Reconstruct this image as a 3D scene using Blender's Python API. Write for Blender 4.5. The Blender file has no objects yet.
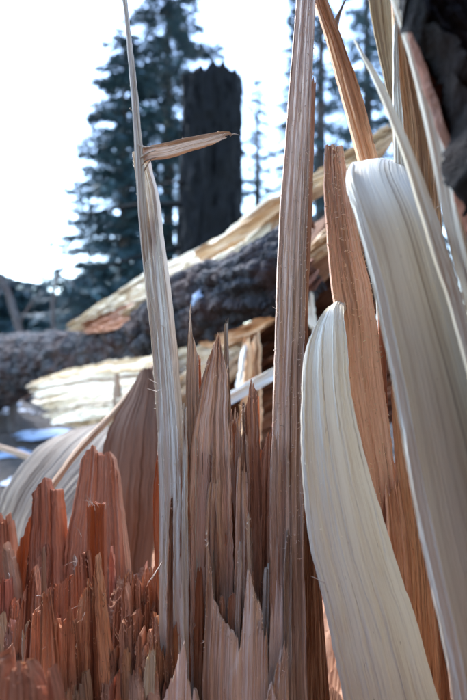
import bpy, bmesh, math, random
from mathutils import Vector, Matrix, noise

# ------------------------------------------------------------------ camera, sky, sun, exposure
scene = bpy.context.scene
C = scene.collection
R = math.radians
CZ = 0.72                       # eye height, just above the broken stump
LENS = 26.0
F = 700 * LENS / 36.0           # focal length in pixels of the 467 x 700 picture

cam_d = bpy.data.cameras.new('camera')
cam = bpy.data.objects.new('camera', cam_d); C.objects.link(cam)
cam.location = (0, 0, CZ); cam.rotation_euler = (R(90), 0, 0)
cam_d.sensor_fit = 'VERTICAL'; cam_d.sensor_height = 36.0; cam_d.sensor_width = 24.0
cam_d.lens = LENS; cam_d.clip_start = 0.02; cam_d.clip_end = 2000
cam_d.dof.use_dof = True; cam_d.dof.focus_distance = 0.45; cam_d.dof.aperture_fstop = 4.6
scene.camera = cam

SUN_EL, SUN_AZ = R(50), R(-42)   # azimuth clockwise from +Y: ahead and to the left
world = bpy.data.worlds.new('World'); scene.world = world; world.use_nodes = True
wn = world.node_tree.nodes; wl = world.node_tree.links
sky = wn.new('ShaderNodeTexSky'); sky.sky_type = 'NISHITA'; sky.sun_disc = False
sky.sun_elevation = SUN_EL; sky.sun_rotation = SUN_AZ
sky.air_density = 1.0; sky.dust_density = 0.3; sky.ozone_density = 1.0
wl.new(sky.outputs[0], wn['Background'].inputs[0]); wn['Background'].inputs[1].default_value = 0.15

sun_d = bpy.data.lights.new('sun', 'SUN'); sun_d.energy = 0.8; sun_d.angle = R(18); sun_d.color = (1, .99, .97)
sun = bpy.data.objects.new('sun', sun_d); C.objects.link(sun)
sd = Vector((math.sin(SUN_AZ) * math.cos(SUN_EL), math.cos(SUN_AZ) * math.cos(SUN_EL), math.sin(SUN_EL)))
sun.rotation_euler = sd.to_track_quat('Z', 'Y').to_euler(); sun.location = sd * 30

vs = scene.view_settings
vs.view_transform = 'Standard'; vs.look = 'None'; vs.gamma = 1.0; vs.use_curve_mapping = False
vs.exposure = 2.8

rnd = random.Random(7)

# ------------------------------------------------------------------ helpers
def at(px, py, d):
    """Point at distance d ahead of the camera that the photograph shows at pixel (px, py)."""
    return Vector(((px - 233.5) / F * d, d, CZ - (py - 350) / F * d))

def tag(o, label=None, cat=None, group=None, kind=None):
    if label: o['label'] = label
    if cat: o['category'] = cat
    if group: o['group'] = group
    if kind: o['kind'] = kind
    return o

def empty(name, loc, label=None, cat=None, group=None):
    o = bpy.data.objects.new(name, None); C.objects.link(o); o.location = loc
    o.empty_display_size = .05
    return tag(o, label, cat, group)

def link_mesh(name, verts, faces, mat, parent=None, uvs=None, sharp=40, smooth=True):
    me = bpy.data.meshes.new(name); me.from_pydata([tuple(v) for v in verts], [], faces)
    me.update()
    if uvs:
        ul = me.uv_layers.new(name='UVMap')
        vi = [0] * len(me.loops); me.loops.foreach_get('vertex_index', vi)
        flat = []
        for i in vi: flat += uvs[i]
        ul.data.foreach_set('uv', flat)
    if smooth:
        me.polygons.foreach_set('use_smooth', [True] * len(me.polygons))
        if sharp: me.set_sharp_from_angle(angle=R(sharp))
    if mat: me.materials.append(mat)
    o = bpy.data.objects.new(name, me); C.objects.link(o)
    if parent is not None: adopt(o, parent)
    return o

def world_of(o):
    m = Matrix.Translation(o.location) @ o.rotation_euler.to_matrix().to_4x4()
    if o.parent is not None: return world_of(o.parent) @ o.matrix_parent_inverse @ m
    return m

def adopt(o, parent):
    o.parent = parent; o.matrix_parent_inverse = world_of(parent).inverted()

def crom(pts, t):
    """Catmull-Rom through a list of Vectors, t in 0..1."""
    n = len(pts) - 1
    if n == 1: return pts[0].lerp(pts[1], t)
    s = min(max(t, 0) * n, n - 1e-6); i = int(s); f = s - i
    p1, p2 = pts[i], pts[i + 1]
    p0 = pts[i - 1] if i > 0 else p1 * 2 - p2
    p3 = pts[i + 2] if i + 2 <= n else p2 * 2 - p1
    return 0.5 * ((2 * p1) + (p2 - p0) * f + (2 * p0 - 5 * p1 + 4 * p2 - p3) * f * f + (3 * p1 - p0 - 3 * p2 + p3) * f ** 3)

def lin(tab, u):
    if u <= tab[0][0]: return tab[0][1]
    for (a, x), (b, y) in zip(tab, tab[1:]):
        if u <= b: return x + (y - x) * (u - a) / max(b - a, 1e-6)
    return tab[-1][1]

def arc_resample(keys_l, keys_r, n):
    """Even spacing along the centre line."""
    m = 16 * len(keys_l)
    ts = [i / m for i in range(m + 1)]
    cs = [(crom(keys_l, t) + crom(keys_r, t)) * .5 for t in ts]
    acc = [0]
    for a, b in zip(cs, cs[1:]): acc.append(acc[-1] + (b - a).length)
    out = []; j = 0
    for i in range(n + 1):
        s = acc[-1] * i / n
        while j < m - 1 and acc[j + 1] < s: j += 1
        f = (s - acc[j]) / max(acc[j + 1] - acc[j], 1e-9)
        out.append(ts[j] + (ts[j + 1] - ts[j]) * f)
    return out, acc[-1]

def scales(w):
    """Relief of scaly bark: tilted flat plates with narrow cracks between them."""
    ds, ps = noise.voronoi(w)
    p = ps[0]; r1 = noise.cell(p * 17.3 + Vector((.3, .7, .1))); r2 = noise.cell(p * 11.9 + Vector((.9, .2, .6))); r3 = noise.cell(p * 7.7 + Vector((.1, .5, .8)))
    o = w - p
    return min(1, (ds[1] - ds[0]) * 6) * (.75 + .5 * r3) + .8 * ((r1 - .3) * o.x * 1.6 + (r2 - .3) * o.y * 1.2)

# ------------------------------------------------------------------ materials
def nodes_of(name):
    m = bpy.data.materials.new(name); m.use_nodes = True
    nt = m.node_tree
    return m, nt, nt.nodes, nt.links, nt.nodes['Principled BSDF']

def wood(name, light, mid, dark, stain, stain_amt=.45, rough=.62, bump=.5, trans=0.0, tcol=None, lines=.5, gs=1.0):
    m, nt, N, L, P = nodes_of(name)
    uv = N.new('ShaderNodeUVMap'); uv.uv_map = 'UVMap'
    oi = N.new('ShaderNodeObjectInfo')
    sh = N.new('ShaderNodeVectorMath'); sh.operation = 'MULTIPLY_ADD'
    comb = N.new('ShaderNodeCombineXYZ')
    L.new(oi.outputs['Random'], comb.inputs[2]); L.new(oi.outputs['Random'], comb.inputs[0])
    L.new(comb.outputs[0], sh.inputs[0]); sh.inputs[1].default_value = (3.1, 0, 40); L.new(uv.outputs[0], sh.inputs[2])
    def nz(sx, sy, detail=4, rough=.6, dist=0.0):
        mp = N.new('ShaderNodeMapping'); mp.inputs['Scale'].default_value = (sx * gs, sy * gs, 1)
        L.new(sh.outputs[0], mp.inputs['Vector'])
        n = N.new('ShaderNodeTexNoise'); n.inputs['Scale'].default_value = 1
        n.inputs['Detail'].default_value = detail; n.inputs['Roughness'].default_value = rough
        n.inputs['Distortion'].default_value = dist
        L.new(mp.outputs[0], n.inputs['Vector']); return n
    grain = nz(230, 4.5, 5, .62)
    bands = nz(42, 1.6, 3, .5, .3)
    fine = nz(900, 28, 3, .7)
    patch = nz(16, 7, 3, .55, .5)
    rp = N.new('ShaderNodeValToRGB'); cr = rp.color_ramp
    cr.elements[0].position = .41; cr.elements[0].color = (*dark, 1)
    cr.elements[1].position = .63; cr.elements[1].color = (*light, 1)
    e = cr.elements.new(.50); e.color = (*mid, 1)
    mixg = N.new('ShaderNodeMath'); mixg.operation = 'MULTIPLY_ADD'
    L.new(bands.outputs['Fac'], mixg.inputs[0]); mixg.inputs[1].default_value = .55
    g2 = N.new('ShaderNodeMath'); g2.operation = 'MULTIPLY'; L.new(grain.outputs['Fac'], g2.inputs[0]); g2.inputs[1].default_value = .5
    g3 = N.new('ShaderNodeMath'); g3.operation = 'MULTIPLY_ADD'; L.new(fine.outputs['Fac'], g3.inputs[0]); g3.inputs[1].default_value = .35
    L.new(g2.outputs[0], g3.inputs[2]); L.new(g3.outputs[0], mixg.inputs[2])
    sub = N.new('ShaderNodeMath'); sub.operation = 'SUBTRACT'; L.new(mixg.outputs[0], sub.inputs[0]); sub.inputs[1].default_value = .19
    L.new(sub.outputs[0], rp.inputs[0])
    # broad stain of the heartwood
    ms = N.new('ShaderNodeMix'); ms.data_type = 'RGBA'
    r2 = N.new('ShaderNodeMapRange'); r2.inputs[1].default_value = .48; r2.inputs[2].default_value = .72
    r2.inputs[3].default_value = 0; r2.inputs[4].default_value = stain_amt
    L.new(patch.outputs['Fac'], r2.inputs[0]); L.new(r2.outputs[0], ms.inputs['Factor'])
    L.new(rp.outputs[0], ms.inputs['A']); ms.inputs['B'].default_value = (*stain, 1)
    # thin dark resin and ring lines
    ml = N.new('ShaderNodeMix'); ml.data_type = 'RGBA'; ml.blend_type = 'MULTIPLY'
    ln = nz(150, .9, 2, .4)
    r3 = N.new('ShaderNodeMapRange'); r3.inputs[1].default_value = .60; r3.inputs[2].default_value = .70
    r3.inputs[3].default_value = 0; r3.inputs[4].default_value = lines
    L.new(ln.outputs['Fac'], r3.inputs[0]); L.new(r3.outputs[0], ml.inputs['Factor'])
    L.new(ms.outputs['Result'], ml.inputs['A']); ml.inputs['B'].default_value = (.32, .22, .15, 1)
    # specks and knots
    sp = nz(260, 90, 2, .5)
    r4 = N.new('ShaderNodeMapRange'); r4.inputs[1].default_value = .74; r4.inputs[2].default_value = .80
    r4.inputs[3].default_value = 0; r4.inputs[4].default_value = .7 if gs >= 1 else 0.0
    L.new(sp.outputs['Fac'], r4.inputs[0])
    mk = N.new('ShaderNodeMix'); mk.data_type = 'RGBA'; mk.blend_type = 'MULTIPLY'
    L.new(r4.outputs[0], mk.inputs['Factor']); L.new(ml.outputs['Result'], mk.inputs['A']); mk.inputs['B'].default_value = (.3, .2, .14, 1)
    mt = N.new('ShaderNodeMix'); mt.data_type = 'RGBA'; mt.blend_type = 'MULTIPLY'; mt.inputs['Factor'].default_value = 1
    L.new(mk.outputs['Result'], mt.inputs['A']); L.new(oi.outputs['Color'], mt.inputs['B'])
    col = mt.outputs['Result']
    L.new(col, P.inputs['Base Color'])
    P.inputs['Roughness'].default_value = rough
    P.inputs['Specular IOR Level'].default_value = .28
    hb = N.new('ShaderNodeMath'); hb.operation = 'MULTIPLY_ADD'
    L.new(fine.outputs['Fac'], hb.inputs[0]); hb.inputs[1].default_value = .5; L.new(grain.outputs['Fac'], hb.inputs[2])
    b = N.new('ShaderNodeBump'); b.inputs['Strength'].default_value = bump; b.inputs['Distance'].default_value = .0028
    L.new(hb.outputs[0], b.inputs['Height']); L.new(b.outputs[0], P.inputs['Normal'])
    if trans:
        T = N.new('ShaderNodeBsdfTranslucent'); T.inputs[0].default_value = (*(tcol or light), 1)
        L.new(b.outputs[0], T.inputs['Normal'])
        mx = N.new('ShaderNodeMixShader'); mx.inputs[0].default_value = trans
        L.new(P.outputs[0], mx.inputs[1]); L.new(T.outputs[0], mx.inputs[2])
        L.new(mx.outputs[0], N['Material Output'].inputs[0])
    return m

def bark_mat(name, a, b, c, scale=40, bump=.8):
    m, nt, N, L, P = nodes_of(name)
    tc = N.new('ShaderNodeTexCoord'); oi = N.new('ShaderNodeObjectInfo')
    gm = N.new('ShaderNodeNewGeometry')
    n1 = N.new('ShaderNodeTexNoise'); n1.inputs['Scale'].default_value = scale; n1.inputs['Detail'].default_value = 6; n1.inputs['Roughness'].default_value = .65
    L.new(gm.outputs['Position'], n1.inputs['Vector'])
    n2 = N.new('ShaderNodeTexNoise'); n2.inputs['Scale'].default_value = scale * .22; n2.inputs['Detail'].default_value = 3
    L.new(gm.outputs['Position'], n2.inputs['Vector'])
    rp = N.new('ShaderNodeValToRGB'); rp.color_ramp.elements[0].position = .35; rp.color_ramp.elements[1].position = .7
    rp.color_ramp.elements[0].color = (*a, 1); rp.color_ramp.elements[1].color = (*b, 1)
    L.new(n1.outputs['Fac'], rp.inputs[0])
    mx = N.new('ShaderNodeMix'); mx.data_type = 'RGBA'
    mr = N.new('ShaderNodeMapRange'); mr.inputs[1].default_value = .45; mr.inputs[2].default_value = .65; mr.inputs[4].default_value = .8
    ad = N.new('ShaderNodeMath'); ad.operation = 'MULTIPLY_ADD'; L.new(oi.outputs['Random'], ad.inputs[0]); ad.inputs[1].default_value = .16
    L.new(n2.outputs['Fac'], ad.inputs[2]); L.new(ad.outputs[0], mr.inputs[0])
    L.new(mr.outputs[0], mx.inputs['Factor']); L.new(rp.outputs[0], mx.inputs['A']); mx.inputs['B'].default_value = (*c, 1)
    L.new(mx.outputs['Result'], P.inputs['Base Color'])
    P.inputs['Roughness'].default_value = .75; P.inputs['Specular IOR Level'].default_value = .35
    bp = N.new('ShaderNodeBump'); bp.inputs['Strength'].default_value = bump; bp.inputs['Distance'].default_value = .006
    L.new(n1.outputs['Fac'], bp.inputs['Height']); L.new(bp.outputs[0], P.inputs['Normal'])
    return m

M = {}
M['pale'] = wood('pale_sapwood', (.80, .74, .61), (.70, .62, .48), (.47, .38, .27), (.62, .50, .35), .35, .55, .35, .08, (.8, .6, .35), .7)
M['white'] = wood('white_sapwood', (.85, .81, .71), (.79, .745, .64), (.66, .59, .48), (.72, .62, .47), .5, .5, .3, .05, (.8, .65, .4), .5)
M['tan'] = wood('tan_split_wood', (.72, .59, .46), (.58, .44, .325), (.32, .22, .15), (.52, .33, .22), .5, .62, .7, .06, (.7, .4, .2), .85)
M['pink'] = wood('pinkish_heartwood', (.72, .48, .33), (.56, .335, .215), (.28, .135, .075), (.50, .24, .13), .5, .7, 1.0, .08, (.8, .3, .12), .75, 1.5)
M['red'] = wood('red_brown_heartwood', (.72, .44, .28), (.51, .27, .16), (.18, .072, .036), (.44, .19, .095), .55, .72, 1.0, .10, (.85, .27, .08), .8, 1.5)
M['orange'] = wood('orange_thin_heartwood', (.60, .30, .15), (.48, .21, .10), (.30, .12, .055), (.46, .18, .08), .5, .65, .6, .28, (.85, .36, .13), .5)
M['chip'] = wood('grey_brown_chip', (.56, .42, .32), (.42, .29, .21), (.22, .14, .095), (.34, .19, .12), .6, .6, .9, .16, (.7, .38, .2), .8)
M['log_pale'] = wood('log_pale_wood', (.85, .80, .69), (.75, .67, .54), (.34, .25, .16), (.60, .44, .29), .5, .55, .6, 0, None, .95, .17)
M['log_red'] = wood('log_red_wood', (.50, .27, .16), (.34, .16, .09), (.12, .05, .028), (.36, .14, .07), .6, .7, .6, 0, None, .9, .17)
M['log_tan'] = wood('log_tan_wood', (.68, .54, .38), (.52, .37, .24), (.24, .15, .09), (.44, .26, .15), .6, .6, .6, 0, None, .9, .17)
M['bark'] = bark_mat('dark_log_bark', (.004, .004, .0055), (.045, .044, .05), (.045, .020, .014), 60)
M['bark_plate'] = bark_mat('flaking_bark_plate', (.007, .007, .009), (.10, .10, .118), (.055, .026, .02), 70)
M['bark_black'] = bark_mat('black_near_bark', (.005, .005, .005), (.022, .019, .018), (.02, .01, .007), 90)
M['bark_black'].node_tree.nodes['Principled BSDF'].inputs['Specular IOR Level'].default_value = .12
M['inner_bark'] = bark_mat('red_inner_bark', (.13, .05, .03), (.30, .13, .07), (.20, .07, .035), 70)
M['snag'] = bark_mat('shade_dark_snag_bark', (.0008, .001, .0012), (.0042, .0048, .006), (.002, .002, .0022), 14)  # far darker than real bark: the trunk's deep shade is in the colour
M['snag'].node_tree.nodes['Principled BSDF'].inputs['Specular IOR Level'].default_value = .15
M['trunk'] = bark_mat('conifer_trunk_bark', (.02, .018, .017), (.08, .07, .065), (.05, .035, .03), 8)
M['crumb'] = bark_mat('crumbled_heartwood', (.26, .10, .05), (.60, .31, .18), (.45, .19, .09), 260, .9)
M['twig'] = bark_mat('twig_bark', (.03, .026, .025), (.10, .085, .08), (.06, .04, .035), 30)

def leaf_mat(name, a, b):
    m, nt, N, L, P = nodes_of(name)
    gm = N.new('ShaderNodeNewGeometry')
    n1 = N.new('ShaderNodeTexNoise'); n1.inputs['Scale'].default_value = 1.3; n1.inputs['Detail'].default_value = 4
    L.new(gm.outputs['Position'], n1.inputs['Vector'])
    rp = N.new('ShaderNodeValToRGB'); rp.color_ramp.elements[0].position = .35; rp.color_ramp.elements[1].position = .65
    rp.color_ramp.elements[0].color = (*a, 1); rp.color_ramp.elements[1].color = (*b, 1)
    L.new(n1.outputs['Fac'], rp.inputs[0]); L.new(rp.outputs[0], P.inputs['Base Color'])
    P.inputs['Roughness'].default_value = .6
    return m
M['needle'] = leaf_mat('hazed_conifer_needles', (.030, .066, .082), (.072, .14, .155))  # bluish haze and flare over the trees mixed into the needle colour
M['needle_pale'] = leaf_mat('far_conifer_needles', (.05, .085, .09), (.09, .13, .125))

def snow_mat():
    m, nt, N, L, P = nodes_of('old_snow')
    P.inputs['Base Color'].default_value = (.30, .38, .50, 1); P.inputs['Roughness'].default_value = .55
    gm = N.new('ShaderNodeNewGeometry'); n = N.new('ShaderNodeTexNoise'); n.inputs['Scale'].default_value = 45; n.inputs['Detail'].default_value = 4
    L.new(gm.outputs['Position'], n.inputs['Vector'])
    b = N.new('ShaderNodeBump'); b.inputs['Strength'].default_value = .6; b.inputs['Distance'].default_value = .01
    L.new(n.outputs['Fac'], b.inputs['Height']); L.new(b.outputs[0], P.inputs['Normal'])
    return m
M['snow'] = snow_mat()

def ground_mat():
    m, nt, N, L, P = nodes_of('forest_floor')
    gm = N.new('ShaderNodeNewGeometry')
    n1 = N.new('ShaderNodeTexNoise'); n1.inputs['Scale'].default_value = 18; n1.inputs['Detail'].default_value = 8; n1.inputs['Roughness'].default_value = .7
    n2 = N.new('ShaderNodeTexNoise'); n2.inputs['Scale'].default_value = 2.6; n2.inputs['Detail'].default_value = 6; n2.inputs['Roughness'].default_value = .62
    for n in (n1, n2): L.new(gm.outputs['Position'], n.inputs['Vector'])
    rp = N.new('ShaderNodeValToRGB'); e = rp.color_ramp.elements
    e[0].position = .35; e[0].color = (.018, .014, .011, 1); e[1].position = .7; e[1].color = (.11, .075, .05, 1)
    L.new(n1.outputs['Fac'], rp.inputs[0])
    mr = N.new('ShaderNodeMapRange'); mr.inputs[1].default_value = .60; mr.inputs[2].default_value = .63
    L.new(n2.outputs['Fac'], mr.inputs[0])
    mx = N.new('ShaderNodeMix'); mx.data_type = 'RGBA'; L.new(mr.outputs[0], mx.inputs['Factor'])
    L.new(rp.outputs[0], mx.inputs['A']); mx.inputs['B'].default_value = (.78, .82, .87, 1)
    L.new(mx.outputs['Result'], P.inputs['Base Color']); P.inputs['Roughness'].default_value = .8
    b = N.new('ShaderNodeBump'); b.inputs['Strength'].default_value = .8; b.inputs['Distance'].default_value = .02
    L.new(n1.outputs['Fac'], b.inputs['Height']); L.new(b.outputs[0], P.inputs['Normal'])
    return m
M['ground'] = ground_mat()

# ------------------------------------------------------------------ the ribbon: every strip, splinter and slab of split wood
def ribbon(name, keys, th, mat, parent=None, amp=.0012, step=.0010, jag=.01, tip=None, cup=0.0, edge=.0008,
           seed=0, tint=(1, 1, 1), colw=.0006, roww=.005, taper=.4, freq=1.0, hairs=0, jag0=0.0, tipw=.0022, label=None, kind=None, scaly=0.0, hscale=1.0):
    """keys run from root to tip: (xl, xr, y, d) or (xl, xr, y, dl, dr) or ((x,y,d),(x,y,d)), pixels and metres."""
    KL, KR = [], []
    for k in keys:
        if isinstance(k[0], (tuple, Vector)):
            a, b = k
            KL.append(a if isinstance(a, Vector) else at(*a)); KR.append(b if isinstance(b, Vector) else at(*b))
        elif len(k) == 4: KL.append(at(k[0], k[2], k[3])); KR.append(at(k[1], k[2], k[3]))
        else: KL.append(at(k[0], k[2], k[3])); KR.append(at(k[1], k[2], k[4]))
    W = max((b - a).length for a, b in zip(KL, KR))
    _, Lg = arc_resample(KL, KR, 8)
    nc = max(4, min(260, int(W / colw))); nr = max(6, min(170, int(Lg / roww)))
    ts, Lg = arc_resample(KL, KR, nr)
    rg = random.Random(seed * 131 + 5)
    # broken fibre bundles along the tip
    def bundles(amount, wid):
        drops = []; pos = 0
        segs = []
        while pos < W * 1.0001:
            w = wid * rg.uniform(.5, 2.0); segs.append((pos, w, rg.random() ** 1.3, rg.uniform(.3, .7))); pos += w
        for i in range(nc + 1):
            x = W * i / nc
            for p, w, r, pk in segs:
                if p <= x <= p + w:
                    f = (x - p) / w
                    pt = abs(f - pk) / max(pk, 1 - pk)
                    drops.append(amount * (r + .35 * pt)); break
            else: drops.append(amount)
        return drops
    tb = bundles(jag * .75, tipw * 2.6); ta = bundles(jag * .55, tipw)
    top = [x + y for x, y in zip(ta, tb)]; bot = bundles(jag0, tipw) if jag0 else [0] * (nc + 1)
    back = [max(0, x * 1.3 - jag * .35) for x in bundles(max(jag, .004), tipw * 1.7)]
    if tip:
        top = [d + lin(tip, i / nc) for i, d in enumerate(top)]
    def frame(t):
        a, b = crom(KL, t), crom(KR, t)
        e = .004
        t0, t1 = max(t - e, 0), min(t + e, 1)
        tan = ((crom(KL, t1) + crom(KR, t1)) - (crom(KL, t0) + crom(KR, t0)))
        ac = b - a
        n = ac.cross(tan)
        if n.length < 1e-9: n = Vector((0, -1, 0))
        return a, b, n.normalized()
    # table of frames sampled finely
    NT = nr * 2
    fr = []
    for i in range(NT + 1):
        s = i / NT * nr; j = min(int(s), nr - 1); f = s - j
        fr.append(frame(ts[j] + (ts[j + 1] - ts[j]) * f))
    def at_s(s):
        s = min(max(s, 0), 1) * NT; i = min(int(s), NT - 1); f = s - i
        A, B = fr[i], fr[i + 1]
        return A[0].lerp(B[0], f), A[1].lerp(B[1], f), A[2].lerp(B[2], f)
    sx = seed * 7.31
    def relief(um, vm):
        q = noise.noise(Vector((um * 95 * freq, vm * 1.1, sx)))
        q2 = noise.noise(Vector((um * 34 * freq, vm * .8, sx + 4)))
        return (amp * (.8 - 2.2 * abs(noise.noise(Vector((um * 170 * freq, vm * 2.2, sx + 1)))) - 1.1 * abs(noise.noise(Vector((um * 480 * freq, vm * 6, sx + 2)))) + .5 * noise.noise(Vector((um * 1000 * freq, vm * 25, sx + 5))))
                + step * 1.1 * min(1, max(0, (noise.noise(Vector((um * 130 * freq, vm * 8, sx + 11))) - .12) * 9)) + step * (round(q * 3) / 1.5) + step * 1.4 * round(q2 * 2.5) / 1.5)
    V, UV = [], []
    for j in range(nr + 1):
        v0 = j / nr
        for i in range(nc + 1):
            u = i / nc
            s = (bot[i] + (Lg - top[i] - bot[i]) * v0) / Lg
            a, b, n = at_s(s)
            vm, um = s * Lg, u * W
            ew = edge * (noise.noise(Vector((vm * 16, sx, 3))) + .5 * noise.noise(Vector((vm * 110, sx, 8))) + .3 * noise.noise(Vector((vm * 330, sx, 8))))
            ew2 = edge * (noise.noise(Vector((vm * 16, sx, 13))) + .5 * noise.noise(Vector((vm * 110, sx, 18))) + .3 * noise.noise(Vector((vm * 330, sx, 18))))
            ac = (b - a)
            sc = 0.0
            if scaly:
                sc = scaly * scales(Vector((um * 75, vm * 45, sx)) + Vector((noise.noise(Vector((um * 120, vm * 90, 1))), noise.noise(Vector((um * 120, vm * 90, 6))), 0)) * .6)
                ew += edge * 1.2 * noise.noise(Vector((vm * 18, sx, 31))); ew2 += edge * noise.noise(Vector((vm * 18, sx, 41)))
            acn = ac.normalized() if ac.length > 1e-9 else Vector((1, 0, 0))
            p = a + ac * u + acn * (ew * (1 - u) + ew2 * u) + n * (sc + relief(um, vm) + cup * (1 - (2 * u - 1) ** 2))
            V.append(p); UV.append((um, vm))
    nf = len(V)
    for j in range(nr + 1):
        v0 = j / nr
        tk = th * (1 - taper * v0 ** 4)
        for i in range(nc + 1):
            u = i / nc
            k = j * (nc + 1) + i
            s = (bot[i] + (Lg - top[i] - bot[i]) * v0) / Lg
            a_, b_, n = at_s(s)
            down = (at_s(s - .02)[0] - a_); down = down.normalized() if down.length > 1e-9 else Vector((0, 0, -1))
            r2 = noise.noise(Vector((UV[k][0] * 120, UV[k][1] * 2, sx + 30)))
            V.append(V[k] - n * (tk * (1 + .25 * r2)) + down * (back[i] * v0 ** 3)); UV.append((UV[k][0] + th, UV[k][1]))
    w = nc + 1; Fc = []
    for j in range(nr):
        for i in range(nc):
            k = j * w + i
            Fc.append((k, k + 1, k + w + 1, k + w))
            k2 = nf + k
            Fc.append((k2, k2 + w, k2 + w + 1, k2 + 1))
    for j in range(nr):
        k = j * w; Fc.append((k, k + w, nf + k + w, nf + k))
        k = j * w + nc; Fc.append((k, nf + k, nf + k + w, k + w))
    for i in range(nc):
        Fc.append((i, nf + i, nf + i + 1, i + 1))
        k = nr * w + i; Fc.append((k, k + 1, nf + k + 1, nf + k))
    o = link_mesh(name, V, Fc, M[mat], parent, UV, 38)
    o.color = (*tint, 1)
    if label: o['label'] = label
    if kind: o['kind'] = kind
    o_front = lambda u, v: V[int(v * nr) * w + int(u * nc)]
    def nrm(u, v): return at_s(v)[2]
    if hairs:
        fibres(o, o_front, nrm, int(hairs * (2.2 if mat in ('red', 'pink', 'orange') else 1.5)), mat, seed, W, Lg, hscale)
    return o

def fibres(o, pos, nrm, count, mat, seed, W, Lg, hs=1.0):
    """Torn hair-thin fibres and crumbs still clinging to a split face; far too many to count."""
    rg = random.Random(seed + 900)
    V, Fc, UV = [], [], []
    nfray = 0
    for _ in range(count):
        edgep = rg.random()
        u = rg.choice((0.0, 1.0)) if edgep < .25 else rg.random()
        fray = rg.random() < .5 and nfray < 70 * (W / .03)
        nfray += fray
        if not fray and rg.random() < .15: continue
        v = rg.uniform(max(.9, 1 - .012 / Lg), .999) if fray else rg.uniform(.25, .97)
        p = pos(u, v); n = nrm(u, v)
        up = (pos(u, min(v + .03, .999)) - p) if v < .96 else (p - pos(u, v - .04))
        if up.length < 1e-6: continue
        up.normalize(); side = up.cross(n)
        if fray:
            ln = rg.uniform(.0008, .003) if rg.random() < .85 else rg.uniform(.003, .008)
            d = (up + n * rg.uniform(-.1, .45) + side * rg.uniform(-.4, .4)).normalized(); wd = rg.uniform(.00014, .00036) * hs
        else:
            ln = (rg.uniform(.001, .0035) if rg.random() < .85 else rg.uniform(.004, .011)) * .62
            d = (up * rg.uniform(-.6, 1.1) + n * rg.uniform(.25, 1.0) + side * rg.uniform(-.9, .9)).normalized()
            wd = rg.uniform(.00016, .00042) * hs
        k = len(V)
        mid = p + d * ln * .55 + side * rg.uniform(-.25, .25) * ln
        tip = p + d * ln + n * rg.uniform(-.3, .1) * ln + side * rg.uniform(-.5, .5) * ln
        V += [p - side * wd, p + side * wd, p - n * wd * .6 + up * wd, mid - side * wd * .7, mid + side * wd * .7, mid + up * wd, tip]
        UV += [(u * W, v * Lg)] * 7
        Fc += [(k, k + 1, k + 4, k + 3), (k + 1, k + 2, k + 5, k + 4), (k + 2, k, k + 3, k + 5), (k + 3, k + 4, k + 6), (k + 4, k + 5, k + 6), (k + 5, k + 3, k + 6)]
    f = link_mesh('torn_fibre', V, Fc, M[mat], o, UV, None)
    f.color = tuple(min(1.7, c * 1.35) for c in o.color[:3]) + (1,)
    f['kind'] = 'stuff'

def tube(name, pts, radii, mat, parent=None, sides=8, rough=.0, seed=0, seg=6):
    n = (len(pts) - 1) * seg
    V, Fc, UV = [], [], []
    for j in range(n + 1):
        t = j / n
        p = crom(pts, t); q = crom(pts, min(t + .01, 1)) - crom(pts, max(t - .01, 0)); q.normalize()
        a = q.orthogonal() if abs(q.z) > .9 else q.cross(Vector((0, 0, 1))); a.normalize(); b = q.cross(a)
        f = t * (len(radii) - 1); i = min(int(f), len(radii) - 2); r = radii[i] + (radii[i + 1] - radii[i]) * (f - i)
        for k in range(sides):
            an = 2 * math.pi * k / sides
            dirv = a * math.cos(an) + b * math.sin(an)
            rr = r * (1 + rough * noise.noise(Vector((math.cos(an) * 2, math.sin(an) * 2, j * .6 + seed * 9))))
            V.append(p + dirv * rr); UV.append((k / sides * r * 6.3, t * 2))
    for j in range(n):
        for k in range(sides):
            a = j * sides + k; b = j * sides + (k + 1) % sides
            Fc.append((a, b, b + sides, a + sides))
    Fc.append(tuple(range(sides))[::-1]); Fc.append(tuple(range(n * sides, (n + 1) * sides)))
    return link_mesh(name, V, Fc, mat, parent, UV, 50)

# ------------------------------------------------------------------ ground
def gz(x, y):
    r = math.hypot(x, y - .32)
    t = min(max((r - .9) / 2.4, 0), 1); t = t * t * (3 - 2 * t)
    z = .30 * t + .012 * max(r - 3, 0) * (1 if y > 0 else .6)
    z = min(z, 1.2)
    z += .05 * noise.noise(Vector((x * 1.4, y * 1.4, 2))) * min(1, r) + .02 * noise.noise(Vector((x * 5, y * 5, 5)))
    return z - .02
def build_ground():
    rings = [0.0] + [.12 * 1.085 ** i for i in range(104)]
    ns = 128; V = [(0, .6, gz(0, .6))]; Fc = []
    for r in rings[1:]:
        for k in range(ns):
            a = 2 * math.pi * k / ns; x, y = r * math.cos(a), .6 + r * math.sin(a)
            V.append((x, y, gz(x, y)))
    for k in range(ns): Fc.append((0, 1 + k, 1 + (k + 1) % ns))
    for j in range(len(rings) - 2):
        for k in range(ns):
            a = 1 + j * ns + k; b = 1 + j * ns + (k + 1) % ns
            Fc.append((a, a + ns, b + ns, b))
    o = link_mesh('ground', V, Fc, M['ground'], None, None, None)
    tag(o, 'dark forest floor with patches of old snow', 'ground', kind='structure')
build_ground()

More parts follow.
